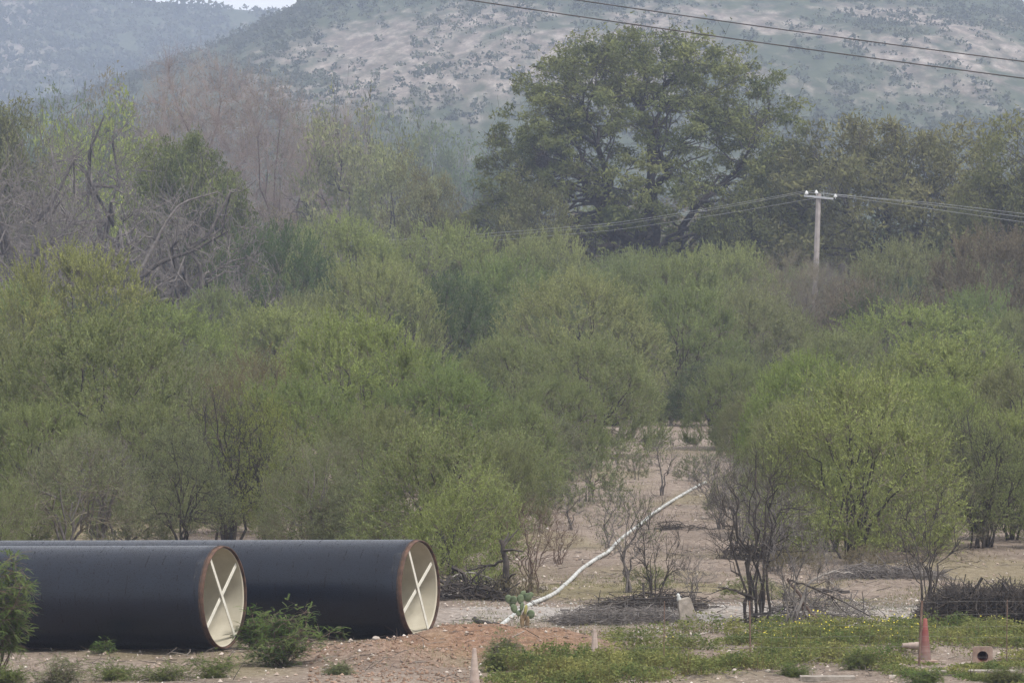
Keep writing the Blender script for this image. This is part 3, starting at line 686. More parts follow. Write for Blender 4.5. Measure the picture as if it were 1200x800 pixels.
 ('low0', 'brown', 'grey', 600, 700, 668, 70, 'low_bush', 'brownish low growth between the dead stump and the cactus', 'bush', None),
 ('low0', 'brown', 'grey', 930, 670, 640, 80, 'low_bush', 'brownish low growth right of the middle brushwood', 'bush', None),
 ('full1', 'olive', 'dark', 722, 500, 426, 110, 'mesquite_bush', 'olive bush narrowing the neck of the clearing from the left', 'bush', GB),
 ('full3', 'mid', 'dark', 862, 525, 420, 120, 'mesquite_bush', 'green bush narrowing the neck of the clearing from the right', 'bush', GB),
 ('bare2', None, 'grey', 972, 692, 632, 40, 'bare_shrub', 'small leafless shrub on bare soil under the fan shaped bush', 'shrub', None),
 ('low0', 'grey', 'grey', 690, 588, 528, 110, 'low_bush', 'wide low grey green bush at the left rim of the clearing', 'bush', None),
 ('low0', 'grey', 'grey', 640, 602, 560, 80, 'low_bush', 'low grey bush left of the wide low one at the clearing', 'bush', None),
 ('low0', 'mid', 'grey', 785, 500, 474, 50, 'low_bush', 'small round bush alone at the far end of the clearing', 'bush', None),
 ('low0', 'grey', 'grey', 862, 606, 545, 90, 'low_bush', 'low grey green bush near the far end of the white pipe', 'bush', None),
 ('low0', 'grey', 'grey', 745, 560, 528, 40, 'low_bush', 'tiny low bush in the middle of the clearing', 'bush', None),
 ('low0', 'olive', 'grey', 765, 690, 660, 60, 'low_bush', 'low olive bush at the foot of the slender sapling', 'bush', None),
 ('low0', 'olive', 'grey', 885, 700, 672, 90, 'low_bush', 'low olive growth behind the largest leafless shrub', 'bush', None),
 ('low0', 'brown', 'grey', 1010, 668, 636, 60, 'low_bush', 'brownish low growth under the fan shaped bush', 'bush', None),
]
for a in P_: put(*a[:11])

# half hidden filler of the thicket: alike from here
rng_f = random.Random(4)
fill_label = 'partly hidden green mesquite bush deep in the thicket'
for row, (yb, y0, y1, w0, step) in enumerate(((446, 292, 322, 130, 100), (474, 330, 356, 150, 130), (526, 402, 430, 180, 230))):
    px = -60 + row * 31
    while px < 1270:
        if not (row == 2 and 640 < px < 900) and not (row == 3):
            put('full%d' % rng_f.randrange(5), rng_f.choice(['mid', 'mid', 'olive', 'dark', 'bright']), 'dark', px + rng_f.uniform(-20, 20), yb + rng_f.uniform(-4, 4),
                rng_f.uniform(y0, y1), w0 * rng_f.uniform(.85, 1.2), 'mesquite_bush', fill_label, 'bush', 'half hidden bushes inside the thicket')
        px += step
# the thicket and the trees go on at both sides of the view
for side, (xa, xb) in enumerate(((-430, -70), (1290, 1700))):
    for yb, y0, y1, w0, step in ((446, 285, 320, 170, 110), (474, 325, 355, 190, 120), (526, 395, 430, 200, 130), (590, 430, 470, 220, 150), (640, 490, 530, 200, 160)):
        px = xa + rng_f.uniform(0, 60)
        while px < xb:
            put('full%d' % rng_f.randrange(3), rng_f.choice(['mid', 'olive', 'bright']), 'dark', px, yb, rng_f.uniform(y0, y1), w0, 'mesquite_bush',
                'green mesquite bush of the thicket beyond the ' + ('left', 'right')[side] + ' edge of the view', 'bush', 'bushes of the thicket past the %s edge' % ('left', 'right')[side])
            px += step
    for k in range(3):
        put('wide%d' % (k % 2), 'oak', 'dark', xa + 60 + 130 * k, 438, rng_f.uniform(120, 190), 280, 'broad_tree', 'olive tree behind the thicket beyond the ' + ('left', 'right')[side] + ' edge of the view', 'tree', 'trees past the %s edge' % ('left', 'right')[side])
# hazy trees on the plain behind
far_label = 'hazy pale green tree on the plain behind the thicket'
for i in range(64):
    d = rng_f.uniform(430, 740)
    px = -40 + i * 20.2 + rng_f.uniform(-14, 14)
    top = HOR - F / d * rng_f.uniform(2.5, 7.5) 
    if 560 < px < 1280: top = min(top, 275)
    put('far%d' % (i % 2), rng_f.choice(['far', 'far', 'grey', 'mid', 'brown']), 'grey', px, 0, top, F / d * rng_f.uniform(12, 18), 'distant_tree', far_label, 'tree',
        'distant trees on the plain', d=d)
for i, (px, top, w_, lf) in enumerate(((35, 112, 90, 'far'), (105, 118, 70, 'far'), (150, 96, 90, 'brown'), (478, 150, 120, 'far'), (360, 128, 120, 'far'), (560, 165, 110, 'far'), (515, 138, 90, 'far'), (440, 132, 80, 'far'))):
    put('far%d' % (i % 2), lf, 'grey', px, 0, top, w_, 'distant_tree', far_label, 'tree', 'distant trees on the plain', d=600 + 17 * i)
# ------------------------------------------------------------------ steel pipes
def coat_mat():
    m, n, l, out = new_mat('black_pipe_coating')
    tc = n.new('ShaderNodeTexCoord'); P = tc.outputs['Object']
    sp = n.new('ShaderNodeSeparateXYZ'); l.new(P, sp.inputs[0])
    def mth(op, a, b=None):
        q = n.new('ShaderNodeMath'); q.operation = op
        for i, v in enumerate((a, b)):
            if v is None: continue
            if isinstance(v, (int, float)): q.inputs[i].default_value = v
            else: l.new(v, q.inputs[i])
        return q.outputs[0]
    ang = mth('ARCTAN2', sp.outputs['X'], sp.outputs['Y'])
    # spiral tape laps every 0.45 m
    ph = mth('ADD', mth('MULTIPLY', sp.outputs['Z'], 1 / .30), mth('MULTIPLY', ang, 1 / (2 * math.pi)))
    nz = noise_node(n, l, 7, 5, P, .7); nzl = noise_node(n, l, 2.6, 6, P, .75)
    ph = mth('ADD', ph, mth('MULTIPLY', nzl.outputs['Fac'], .55))
    fr = mth('FRACT', ph)
    lap = mth('LESS_THAN', fr, .05)
    cb = n.new('ShaderNodeCombineXYZ'); l.new(mth('MULTIPLY', sp.outputs['Z'], 9.), cb.inputs[0]); l.new(mth('MULTIPLY', ang, 3.5), cb.inputs[1])
    brk = noise_node(n, l, 1.6, 4, cb.outputs[0], .7)
    lap = mth('MULTIPLY', lap, mth('GREATER_THAN', brk.outputs['Fac'], .53))
    spk = noise_node(n, l, 55, 3, P, .6)
    pit = mth('GREATER_THAN', spk.outputs['Fac'], .58)
    f = mth('MINIMUM', mth('ADD', lap, mth('MULTIPLY', pit, .8)), 1.0)
    dust = noise_node(n, l, 2.2, 5, P, .6)
    base = ramp(n, l, dust.outputs['Fac'], [(.3, (.0015, .0035, .010)), (.7, (.004, .008, .018))])
    c = mixc(n, l, f, base.outputs[0], (.001, .001, .002))
    b = n.new('ShaderNodeBsdfPrincipled'); l.new(c, b.inputs['Base Color'])
    rr_ = n.new('ShaderNodeMapRange'); l.new(f, rr_.inputs[0]); rr_.inputs[3].default_value = .31; rr_.inputs[4].default_value = .85; l.new(rr_.outputs[0], b.inputs['Roughness']); b.inputs['Specular IOR Level'].default_value = .40
    bp = n.new('ShaderNodeBump'); bp.inputs['Strength'].default_value = .35; bp.inputs['Distance'].default_value = .008
    hh = mth('SUBTRACT', nz.outputs['Fac'], mth('MULTIPLY', f, .6))
    l.new(hh, bp.inputs['Height']); l.new(bp.outputs[0], b.inputs['Normal'])
    l.new(b.outputs[0], out.inputs[0]); return m
COAT = coat_mat()
LINING = rough_mat('cream_pipe_lining', (.42, .385, .30), (.55, .515, .42), 2.2, .6)
RUST = rough_mat('rusty_steel_end', (.042, .026, .019), (.135, .075, .050), 7, .8, lo=.35, hi=.7)
CREAM = rough_mat('cream_brace_paint', (.56, .54, .46), (.68, .66, .58), 6, .5)
EDGE = rough_mat('dark_coating_edge', (.02, .018, .018), (.06, .035, .025), 20, .7)
def steel_pipe(pxc, ytop, ybot, label, wear, angs):
    s = (ybot - HOR) / EYE; d = F / s
    Ro = (ybot - ytop) / s / 2
    x = (pxc - 600) / s
    t = thing('steel_pipe', label, 'pipe', (x, d, 0), 0, 'large pipes lying behind the dug soil')
    ax = Vector((-math.sin(R(67.5)), math.cos(R(67.5)), -.020)).normalized()     # from the open end backwards
    q = ax.to_track_quat('Z', 'Y').to_matrix().to_4x4()
    M = Matrix.Translation((0, 0, Ro + gz1(x, d) * 0)) @ q
    L = 12.0
    def part(name, prof, mat, m=96, par=t, smooth=True):
        g = Geo(); g.lathe(prof, m); me = g.mesh(name, smooth)
        o = link(name, me, mat, par); o.matrix_local = M; return o
    zz = list(np.linspace(.068, L, 60))
    part('coated_shell', [(Ro - .004, .063)] + [(Ro, z) for z in zz], COAT)
    part('bare_end_band', [(Ro - .007, .075), (Ro - .007, .012), (Ro - .012, .002)], RUST)
    part('end_rim', [(Ro - .012, .002), (Ro - .014, -.003), (Ro - .030, -.003), (Ro - .034, .004), (Ro - .034, .06)], RUST if not wear else RUST)
    part('coating_lip', [(Ro + .003, .083), (Ro + .006, .070), (Ro + .003, .058), (Ro - .006, .056)], EDGE)
    part('cream_lining', [(Ro - .036, .05), (Ro - .046, .035), (Ro - .05, .06)] + [(Ro - .05, z) for z in zz[::6]] + [(.001, L - .01)], LINING)
    for k, (a, off) in enumerate(((angs[0], .045), (angs[1], .075))):
        g = Geo(); Lb = 2 * (Ro - .055)
        g.box((0, 0, 0), (.062, Lb, .012)); g.box((0, 0, .012), (.012, Lb, .02))
        o = link('brace', g.mesh('brace'), CREAM, t)
        # bar laid across the opening, turned in the plane of the end
        right = Vector((math.cos(R(67.5)), math.sin(R(67.5)), 0))
        up = ax.cross(right); up = up if up.z > 0 else -up
        bdir = (up * math.cos(R(a)) + right * math.sin(R(a))).normalized()
        side = bdir.cross(ax).normalized()
        rot = Matrix((side, bdir, ax)).transposed().to_4x4()
        o.matrix_local = Matrix.Translation(Vector((0, 0, Ro)) + ax * off) @ rot
    return t
steel_pipe(263.5, 639, 760.5, 'nearer black coated steel pipe with cream lining, its open end left of the leafy bush', 0, (-34, 50))
steel_pipe(493, 632, 748.5, 'farther black coated steel pipe with braced cream opening, its end nearest the dug soil', 1, (-29, 58))

# ------------------------------------------------------------------ long white plastic pipe
pts = [(584, 738), (603, 724), (622, 708), (640, 699.5), (652, 694), (668, 679), (681, 668), (700, 656), (714, 647), (722, 636), (735, 627), (752, 615), (765, 603), (780, 594), (795, 586), (812, 576), (827, 568)]
W3 = []
for px, y in pts:
    x, d = ground_pt(px, y); W3.append((x, d, gz1(x, d) + .035))
W3 = np.array(W3)
tt = np.linspace(0, len(W3) - 1, 86); i0 = np.clip(tt.astype(int), 0, len(W3) - 2); fr = (tt - i0)[:, None]
Wp = W3[i0] * (1 - fr) + W3[i0 + 1] * fr
for _ in range(2): Wp[1:-1] = (Wp[:-2] + Wp[1:-1] * 2 + Wp[2:]) / 4
WHITE = rough_mat('dirty_white_plastic', (.22, .21, .185), (.50, .51, .49), 4.5, .55, lo=.33, hi=.6)
wpt = thing('plastic_pipe', 'long thin white plastic pipe winding away across the clearing', 'pipe', tuple(W3[0]))
g = Geo(); g.tubes((Wp - W3[0])[None], np.full((1, len(Wp)), .040), 10)
link('pipe_wall', g.mesh('pipe_wall', True), WHITE, wpt)
for k in (12, 25, 38, 51, 62):
    g = Geo(); seg = (Wp - W3[0])[k - 1:k + 1]; g.tubes(np.stack([seg[0], seg[0] + unit(seg[1] - seg[0]) * .35])[None], np.full((1, 2), .049), 10)
    link('coupling', g.mesh('coupling', True), WHITE, wpt)

# ------------------------------------------------------------------ prickly pear
PADM = rough_mat('cactus_pad', (.075, .105, .055), (.165, .205, .115), 9, .7, bump=.3)
PADY = rough_mat('cactus_pad_yellow', (.25, .24, .07), (.36, .33, .12), 8, .7)
STEM = rough_mat('cactus_old_stem', (.16, .11, .06), (.30, .22, .13), 9, .8, bump=.4)
cx, cd = ground_pt(613, 737); S = F / cd; cz = gz1(cx, cd)
cact = thing('prickly_pear', 'prickly pear cactus with round green pads in front of the white pipe end', 'cactus', (cx, cd, cz))
def pad(px, y, wpx, hpx, tilt, yaw, dy, mat):
    m, n = 14, 8; V = []; 
    for i in range(n + 1):
        ph = math.pi * i / n
        for j in range(m):
            th = 2 * math.pi * j / m
            zz = -math.cos(ph); ww = math.sin(ph) * (1 + .12 * zz)
            V.append((math.cos(th) * ww * wpx / 2 / S, math.sin(th) * ww * .022, zz * hpx / 2 / S))
    idx = np.arange((n + 1) * m).reshape(n + 1, m)
    Q = np.stack([idx[:-1], np.roll(idx, -1, 1)[:-1], np.roll(idx, -1, 1)[1:], idx[1:]], -1).reshape(-1, 4)
    o = link('pad', mesh_np('pad', np.array(V), Q, True), mat, cact)
    o.location = ((px - 613) / S, dy, (737 - y) / S - cz * 0)
    o.rotation_euler = (R(8), R(tilt), R(yaw)); return o
for a in ((596, 701, 8.5, 11, -14, 10, .02, PADM), (602, 702, 9, 11, 4, -25, -.03, PADM), (610, 701, 9, 12, -6, 20, 0, PADM), (618.5, 699, 10, 11, 10, -15, .03, PADM),
          (613, 694.5, 8, 7, -20, 30, .05, PADM), (622, 696, 7, 7, 25, 10, .02, PADM), (602.5, 712, 8, 12, -25, 15, -.02, PADM), (608, 717.5, 8, 8, -8, 35, .01, PADM),
          (611.5, 710, 7, 11, 5, 50, .0, PADM), (622, 718.5, 9.5, 11, 8, -10, -.04, PADM), (616, 713, 5, 12, 3, 40, -.05, PADY), (599, 706, 6, 8, 20, 60, .04, PADM)): pad(*a)
for a in ((612, 728, 5.5, 19, -8, 20, 0, STEM), (618, 729, 5.5, 18, 10, -30, -.02, STEM), (614.5, 721, 6, 12, 4, 0, .01, STEM)): pad(*a)

# ------------------------------------------------------------------ traffic cones
CONE = rough_mat('faded_red_cone', (.24, .050, .038), (.32, .13, .10), 6, .6, lo=.35, hi=.7)
def faded_cone_mat():
    m, n, l, out = new_mat('sun_bleached_cone')
    tc = n.new('ShaderNodeTexCoord'); sp = n.new('ShaderNodeSeparateXYZ'); l.new(tc.outputs['Object'], sp.inputs[0])
    nz = noise_node(n, l, 14, 4, tc.outputs['Object'])
    q = n.new('ShaderNodeMath'); q.operation = 'MULTIPLY_ADD'; l.new(nz.outputs['Fac'], q.inputs[0]); q.inputs[1].default_value = .35; l.new(sp.outputs['Z'], q.inputs[2])
    r = ramp(n, l, q.outputs[0], [(.22, (.17, .12, .10)), (.46, (.15, .060, .048)), (.66, (.165, .034, .028)), (.82, (.23, .065, .05))])
    b = n.new('ShaderNodeBsdfPrincipled'); l.new(r.outputs[0], b.inputs['Base Color']); b.inputs['Roughness'].default_value = .65
    l.new(b.outputs[0], out.inputs[0]); return m
BCONE = faded_cone_mat()
PALEC = rough_mat('bleached_pale_cone', (.27, .21, .18), (.36, .29, .25), 12, .8)
INSIDE = rough_mat('cone_inside', (.10, .04, .03), (.20, .09, .07), 9, .9)
BASEM = rough_mat('dusty_rubber_base', (.22, .15, .12), (.36, .27, .22), 10, .9)
def traffic_cone(x, y, h, rb, rt, label, body, lying=None, rz=0, base=.17, baseM=BASEM):
    z = gz1(x, y)
    t = thing('traffic_cone', label, 'cone', (x, y, z + .01), rz, 'old traffic cones beside the fence')
    if lying is not None:
        t.rotation_euler = lying; t.location.z = z + base
    prof = [(rb, .02)]
    for k in range(1, 4):
        f = k / 4; r = rb + (rt - rb) * f
        prof += [(r + .003, h * f - .012), (r, h * f), (r - .004, h * f + .006)]
    prof += [(rt, h - .012), (rt - .006, h), (rt - .014, h - .002), (rt - .016, h - .03)]
    g = Geo(); g.lathe(prof, 28); link('cone_body', g.mesh('cone_body', True), body, t)
    g = Geo(); g.lathe([(rb - .012, .0), (rt - .018, h - .03)], 24); link('cone_inside', g.mesh('cone_inside', True), INSIDE, t)
    # square base with cut corners and a round hole
    g = Geo(); m = 32; th = np.arange(m) * 2 * math.pi / m + math.pi / m
    sq = np.stack([np.clip(np.cos(th) * 1.36, -1, 1) * base, np.clip(np.sin(th) * 1.36, -1, 1) * base], -1)
    ri = np.stack([np.cos(th), np.sin(th)], -1) * (rb - .012)
    V = np.concatenate([np.c_[sq, np.full(m, 0)], np.c_[sq, np.full(m, .028)], np.c_[ri, np.full(m, .028)], np.c_[ri, np.full(m, 0)]])
    idx = np.arange(4 * m).reshape(4, m); nx_ = np.roll(idx, -1, 1)
    g.add(V, Q=np.concatenate([np.stack([idx[a], nx_[a], nx_[b], idx[b]], -1) for a, b in ((0, 1), (1, 2), (2, 3), (3, 0))]))
    link('cone_base', g.mesh('cone_base'), baseM, t); return t
x, d = ground_pt(1084.5, 769); traffic_cone(x, d, .68, .098, .032, 'upright faded red traffic cone beside the thin fence rod', BCONE, rz=.25)
x, d = ground_pt(1152, 772); traffic_cone(x, d, .62, .098, .034, 'toppled red traffic cone showing its hollow square base at the lower right', CONE, lying=(R(-82), 0, R(-4)), base=.155, baseM=BASEM)
x, d = ground_pt(1079, 766); traffic_cone(x + .12, d + .25, .40, .080, .035, 'pale orange cone lying on its side behind the upright red one', PALEC, lying=(0, R(-88), R(8)), base=.12)
x, d = ground_pt(697, 772); traffic_cone(x, d, .58, .085, .028, 'bleached pinkish cone standing deep in the green herbs', PALEC, base=.14)
x = (556 - 600) * 81.5 / F; traffic_cone(x, 81.5, .60, .085, .028, 'pale grey pink cone tip rising from the bottom edge by the dug soil', PALEC, base=.14)

# ------------------------------------------------------------------ marker slab, stake, stones
CONC = rough_mat('weathered_concrete', (.16, .14, .115), (.33, .29, .25), 9, .9, bump=.5)
x, d = ground_pt(809, 735); z = gz1(x, d)
mk = thing('marker_slab', 'leaning pale concrete marker slab in front of the leafless shrubs', 'marker', (x, d, z - .03))
g = Geo()
P8 = []
for zz, wx, wy in ((0, .125, .05), (.18, .118, .046), (.36, .098, .040), (.43, .085, .035), (.445, .06, .02)):
    P8 += [(-wx, -wy, zz), (wx, -wy, zz), (wx, wy, zz), (-wx, wy, zz)]
fq = []
for k in range(4):
    for j in range(4): fq.append((k * 4 + j, k * 4 + (j + 1) % 4, k * 4 + 4 + (j + 1) % 4, k * 4 + 4 + j))
fq.append((16, 17, 18, 19))
g.add(P8, Q=fq); link('slab', g.mesh('slab'), CONC, mk)
g = Geo(); g.lathe([(.03, -.01), (.034, .02), (.022, .045), (.026, .07), (.012, .09), (.001, .095)], 12, Matrix.Translation((-.07, 0, .43)))
link('knob', g.mesh('knob', True), WHITE, mk)
mk.rotation_euler = (0, R(-12), R(14)); mk.scale = (1.2, 1.2, 1.25)
x, d = ground_pt(786, 727)
g = Geo(); g.tubes(np.array([[(0, 0, -.05), (-.01, 0, .08), (-.03, 0, .2)]]), np.full((1, 3), .016), 8)
tag(link('stake', g.mesh('stake', True), WHITE, loc=(x, d, gz1(x, d))), 'short white stake left of the leaning marker slab', 'stake')

STONE = rough_mat('pale_stone', (.28, .23, .20), (.50, .45, .40), 9, .95, bump=.5)
def rock_mesh(seed, name='rock', n=9, m=12, fl=.6):
    rg = np.random.default_rng(seed); V = []
    for i in range(n + 1):
        for j in range(m):
            ph = math.pi * i / n; th = 2 * math.pi * j / m
            V.append((math.sin(ph) * math.cos(th), math.sin(ph) * math.sin(th), math.cos(ph)))
    V = np.array(V)
    dv = unit(rg.normal(size=(9, 3)))
    for k in range(9): 
        t_ = V @ dv[k]; lim = rg.uniform(.55, .85); over = np.clip(t_ - lim, 0, None); V = V - over[:, None] * dv[k]
    V = V * (1, .8, fl)
    idx = np.arange((n + 1) * m).reshape(n + 1, m)
    Q = np.stack([idx[:-1], idx[1:], np.roll(idx, -1, 1)[1:], np.roll(idx, -1, 1)[:-1]], -1).reshape(-1, 4)
    return mesh_np(name, V, Q)
RK = [rock_mesh(i) for i in range(4)]
for k, (px, y, wpx, lab) in enumerate(((637, 690, 13, 'pale flat stone behind the cactus, left of a smaller one'), (650, 690, 9, 'small pale stone right of the flat stone behind the cactus'),
        (441, 752, 10, 'round brown stone on the crest of dug soil before the far pipe'), (415, 765, 6, 'small grey stone on the flank of the dug soil'),
        (682, 756, 12, 'pale stone lump at the right shoulder of the dug soil'), (900, 787, 8, 'rounded grey stone at the edge of the herb strip'),
        (862, 788, 9, 'pale stone on the bare strip before the yellow flowers'), (1046, 795, 12, 'ringed pale stone at the bottom edge left of the upright cone'),
        (383, 781, 7, 'white stone chip low on the dug soil'), (1128, 777, 9, 'pale stone left of the toppled cone'))):
    x, d = ground_pt(px, y); s_ = wpx / (F / d) / 2
    o = link('stone', RK[k % 4], STONE, loc=(x, d, gz1(x, d) + s_ * .2)); o.scale = (s_ * 1.05,) * 3; o.rotation_euler = (0, 0, k * 1.7)
    tag(o, lab, 'stone', 'loose stones on the ground')
for k, (px, y, wpx, lab) in enumerate(((970, 796, 64, 'flat broken concrete slab at the bottom edge under the yellow flowers'), (1086, 789, 46, 'flat slab edge in the herbs before the upright cone'),
        (1165, 788, 60, 'flat slab edge in the herbs before the toppled cone'))):
    x, d = ground_pt(px, y); L = wpx / (F / d)
    g = Geo(); rg = np.random.default_rng(k); top = [(-.5 + i / 8, -.16 + rg.uniform(-.03, .03)) for i in range(9)] + [(.5 - i / 8, .16 + rg.uniform(-.04, .04)) for i in range(9)]
    V = [(a * L, b, 0) for a, b in top] + [(a * L, b, .07) for a, b in top]; n_ = 18
    me = bpy.data.meshes.new('slab'); me.from_pydata(V, [], [tuple(range(n_, 2 * n_)), tuple(range(n_ - 1, -1, -1))] + [(i, (i + 1) % n_, (i + 1) % n_ + n_, i + n_) for i in range(n_)]); me.update()
    tag(link('concrete_slab', me, CONC, loc=(x, d, gz1(x, d) - .01)), lab, 'slab', 'broken slabs along the bottom edge')

# ------------------------------------------------------------------ power pole and lines
POLE = rough_mat('weathered_concrete_pole', (.24, .215, .205), (.35, .315, .30), 2.5, .9)
STEELG = rough_mat('galvanised_arm', (.30, .31, .33), (.42, .43, .45), 8, .6)
PORC = rough_mat('white_porcelain', (.78, .78, .78), (.86, .86, .86), 8, .25)
WIREM = rough_mat('aluminium_wire', (.30, .31, .31), (.42, .43, .43), 3, .6)
DWIRE = rough_mat('dark_wire', (.035, .03, .03), (.07, .06, .06), 3, .7)
PD = 280.; ps = F / PD
px0, _, pz = pt(958.5, 230, PD)
pole = thing('power_pole', 'concrete power pole with short crossarm standing in the thicket', 'pole', (px0 - .3, PD, 0))
g = Geo(); k = np.linspace(0, 1, 8); zz = -.2 + (pz + .35) * k
g.tubes(np.stack([.33 * k, 0 * k, zz], -1)[None], (.175 - .055 * k)[None], 8); link('pole_shaft', g.mesh('pole_shaft'), POLE, pole)
for k_ in (.62, .665):
    g = Geo(); g.tubes(np.array([[(.33 * k_, 0, pz * k_), (.33 * k_, 0, pz * k_ + .05)]]), np.full((1, 2), .152), 10); link('steel_band', g.mesh('steel_band'), STEELG, pole)
g = Geo(); g.box((.33, -.14, pz - .05), (1.45, .09, .10), Matrix.Rotation(R(6), 4, 'Y')); link('crossarm', g.mesh('crossarm'), STEELG, pole)
ins = []
for dx, dz in ((-.58, .17), (-.10, .20), (.84, .0)):
    g = Geo(); g.lathe([(.02, -.07), (.03, 0), (.085, .015), (.10, .05), (.06, .07), (.085, .09), (.05, .13), (.02, .17), (.001, .18)], 14)
    o = link('insulator', g.mesh('insulator', True), PORC, pole); o.location = (.33 + dx - .02, -.14, pz + dz - .06 if dx > .5 else pz + dz - .08)
    ins.append((px0 - .3 + .33 + dx, PD - .14, o.location.z + .1))
def wire(name, label, cat, ctrl, r, mat, group, k=40):
    """ctrl: (px, y, depth) spline; the wire is built in place"""
    c = np.array([pt(*q) if len(q) == 3 and not isinstance(q, np.ndarray) else q for q in ctrl])
    t_ = np.array([0] + list(np.cumsum(np.linalg.norm(np.diff(c[:, :2], axis=0), axis=1)))); 
    u = np.linspace(0, t_[-1], k)
    P = np.stack([np.interp(u, t_, c[:, 0]), np.interp(u, t_, c[:, 1]), 0 * u], -1)
    co = np.polyfit(t_, c[:, 2], min(2, len(c) - 1)); P[:, 2] = np.polyval(co, u)
    g = Geo(); o0 = P[0].copy(); g.tubes((P - o0)[None], np.full((1, k), r), 5)
    return tag(link(name, g.mesh(name, True), mat, loc=tuple(o0)), label, cat, group)
gw = 'wires strung from the power pole'
nm = ['top', 'middle', 'lowest']
ly = [(226, 257, 293, 298), (227, 260, 297, 301), (229, 267, 301, 305)]
for i in range(3):
    x_, y_, z_ = ins[i]
    pxl = 600 + x_ * F / y_
    c_ = [(pxl, HOR - (z_ - EYE) * F / y_, y_), (720, ly[i][1], 305), (300, ly[i][2], 335), (-150, ly[i][3], 370)]
    wire('power_wire', ['uppermost', 'middle', 'lowest'][i] + ' wire running left from the power pole across the huge tree', 'wire', c_, .009, WIREM, gw)
    c_ = [(pxl, HOR - (z_ - EYE) * F / y_, y_), (1100, (239, 242, 247)[i], 262), (1230, (254, 258, 264)[i], 245), (1800, (300, 305, 312)[i], 215)]
    wire('power_wire', ['uppermost', 'middle', 'lowest'][i] + ' wire running right from the power pole past the olive trees', 'wire', c_, .009, WIREM, gw)
wire('overhead_cable', 'lower dark overhead cable slanting across the hillside to the right edge', 'wire', [(-300, -140, 150), (380, -26, 150), (530, 0, 150), (860, 45, 150), (1260, 99, 150), (1900, 176, 150)], .017, DWIRE, 'two dark cables high across the hillside')
wire('overhead_cable', 'upper dark overhead cable slanting across the hillside to the right edge', 'wire', [(-300, -165, 152), (500, -30, 152), (665, 0, 152), (900, 36, 152), (1260, 79, 152), (1900, 150, 152)], .016, DWIRE, 'two dark cables high across the hillside')

# nest in the big tree
rg = np.random.default_rng(9); n = 260
a = unit(rg.normal(size=(n, 3))) * rg.uniform(.3, 1, (n, 1)) * (.33, .33, .48)
dv = unit(rg.normal(size=(n, 3))) * .28
x, y, z = pt(636, 187, 341)
g = Geo(); g.tubes(np.stack([a - dv, a, a + dv], 1), np.full((n, 3), .022), 3)
tag(link('twig_nest', g.mesh('twig_nest'), BARK['char'], loc=(x, y, z)), 'dark clotted nest hanging in the left half of the huge round tree', 'nest')

# ------------------------------------------------------------------ wire fence
ROD = rough_mat('rusty_fence_rod', (.10, .06, .045), (.20, .13, .10), 12, .8)
FW = rough_mat('grey_fence_wire', (.13, .125, .12), (.24, .23, .22), 4, .6)
FY = 87.2
fence = thing('wire_fence', 'thin wire mesh fence on rusty rods crossing the whole foreground', 'fence', (0, FY, 0))
def fxy(px): return (px - 600) * FY / F
for px in (778, 880, 1077, 1180, 1330, 1480, 1630):
    x = fxy(px); z = gz1(x, FY); g = Geo(); lean = {1077: .05, 880: -.02}.get(px, .01)
    g.tubes(np.array([[(0, 0, -.2), (lean * .5, 0, .5), (lean, 0, 1.0)]]), np.full((1, 3), (.018 if px == 1077 else .012) if px in (880, 1077) else .007), 6)
    link('post', g.mesh('post'), ROD, fence, (x, 0, z))
xx = np.linspace(fxy(560), fxy(1640), 90)
zb = gz(xx, np.full(90, FY)); zb = np.convolve(np.pad(zb, 8, mode='edge'), np.ones(17) / 17, mode='valid')
for k, h in enumerate((.12, .28, .44, .60, .78, .97)):
    g = Geo(); g.tubes(np.stack([xx, 0 * xx, zb + h + .012 * np.sin(xx * 2.1 + k)], -1)[None], np.full((1, 90), .0014), 4)
    link('line_wire', g.mesh('line_wire'), FW, fence)
g0 = Geo(); g0.tubes(np.array([[(0, 0, .10), (.004, 0, .5), (0, 0, .98)]]), np.full((1, 3), .0010), 4); me = g0.mesh('stay_wire')
for x in np.arange(fxy(560), fxy(1635), .15):
    link('stay_wire', me, FW, fence, (x, 0, float(np.interp(x, xx, zb))))

# ------------------------------------------------------------------ brushwood, logs
def brush(name, label, px, y, wpx, hpx, n, bark, cat, seed, flat=True, r=.008, depth=1.0, ln=1.0, upright=.25):
    rg = np.random.default_rng(seed); x, d = ground_pt(px, y); s = F / d
    W_, H_ = wpx / s, hpx / s
    cx_ = rg.uniform(-.5, .5, n) * W_; env = np.clip(1 - (2 * np.abs(cx_) / W_) ** 3, .15, 1) * (.7 + .5 * vnoise(cx_ * 1.3 + 5, cx_ * 0 + seed, 3))
    cz_ = rg.uniform(0, 1, n) ** (1.6 if flat else 1.0) * H_ * env * .85; cy_ = rg.uniform(-.5, .5, n) * depth
    c = np.stack([cx_, cy_, cz_ + .02], -1)
    dv = unit(rg.normal(size=(n, 3)) * (1, .6, upright)) * rg.uniform(.3, 1, (n, 1)) * ln * .5
    wig = rg.normal(size=(n, 2, 3)) * .07 * ln
    P = np.stack([c - dv, c - dv * .3 + wig[:, 0], c + dv * .35 + wig[:, 1], c + dv], 1)
    P[:, :, 2] = np.maximum(P[:, :, 2], .01)
    Rr = (r * rg.uniform(.3, 1, (n, 1)) ** 1.5 + .002) * np.array([1, .9, .7, .4])[None]
    big = rg.random(n) < .03; Rr[big] *= 3.2
    g = Geo(); g.tubes(P, Rr, 4)
    o = tag(link(name, g.mesh(name), BARK[bark], loc=(x, d, gz1(x, d) - .02)), label, cat, 'heaps of cut brushwood'); return o
brush('brushwood_heap', 'flat spread of grey cut brushwood round the foot of the tall leafless shrub', 728, 730, 150, 24, 900, 'grey', 'brushwood', 1, ln=.8, r=.006, upright=.12)
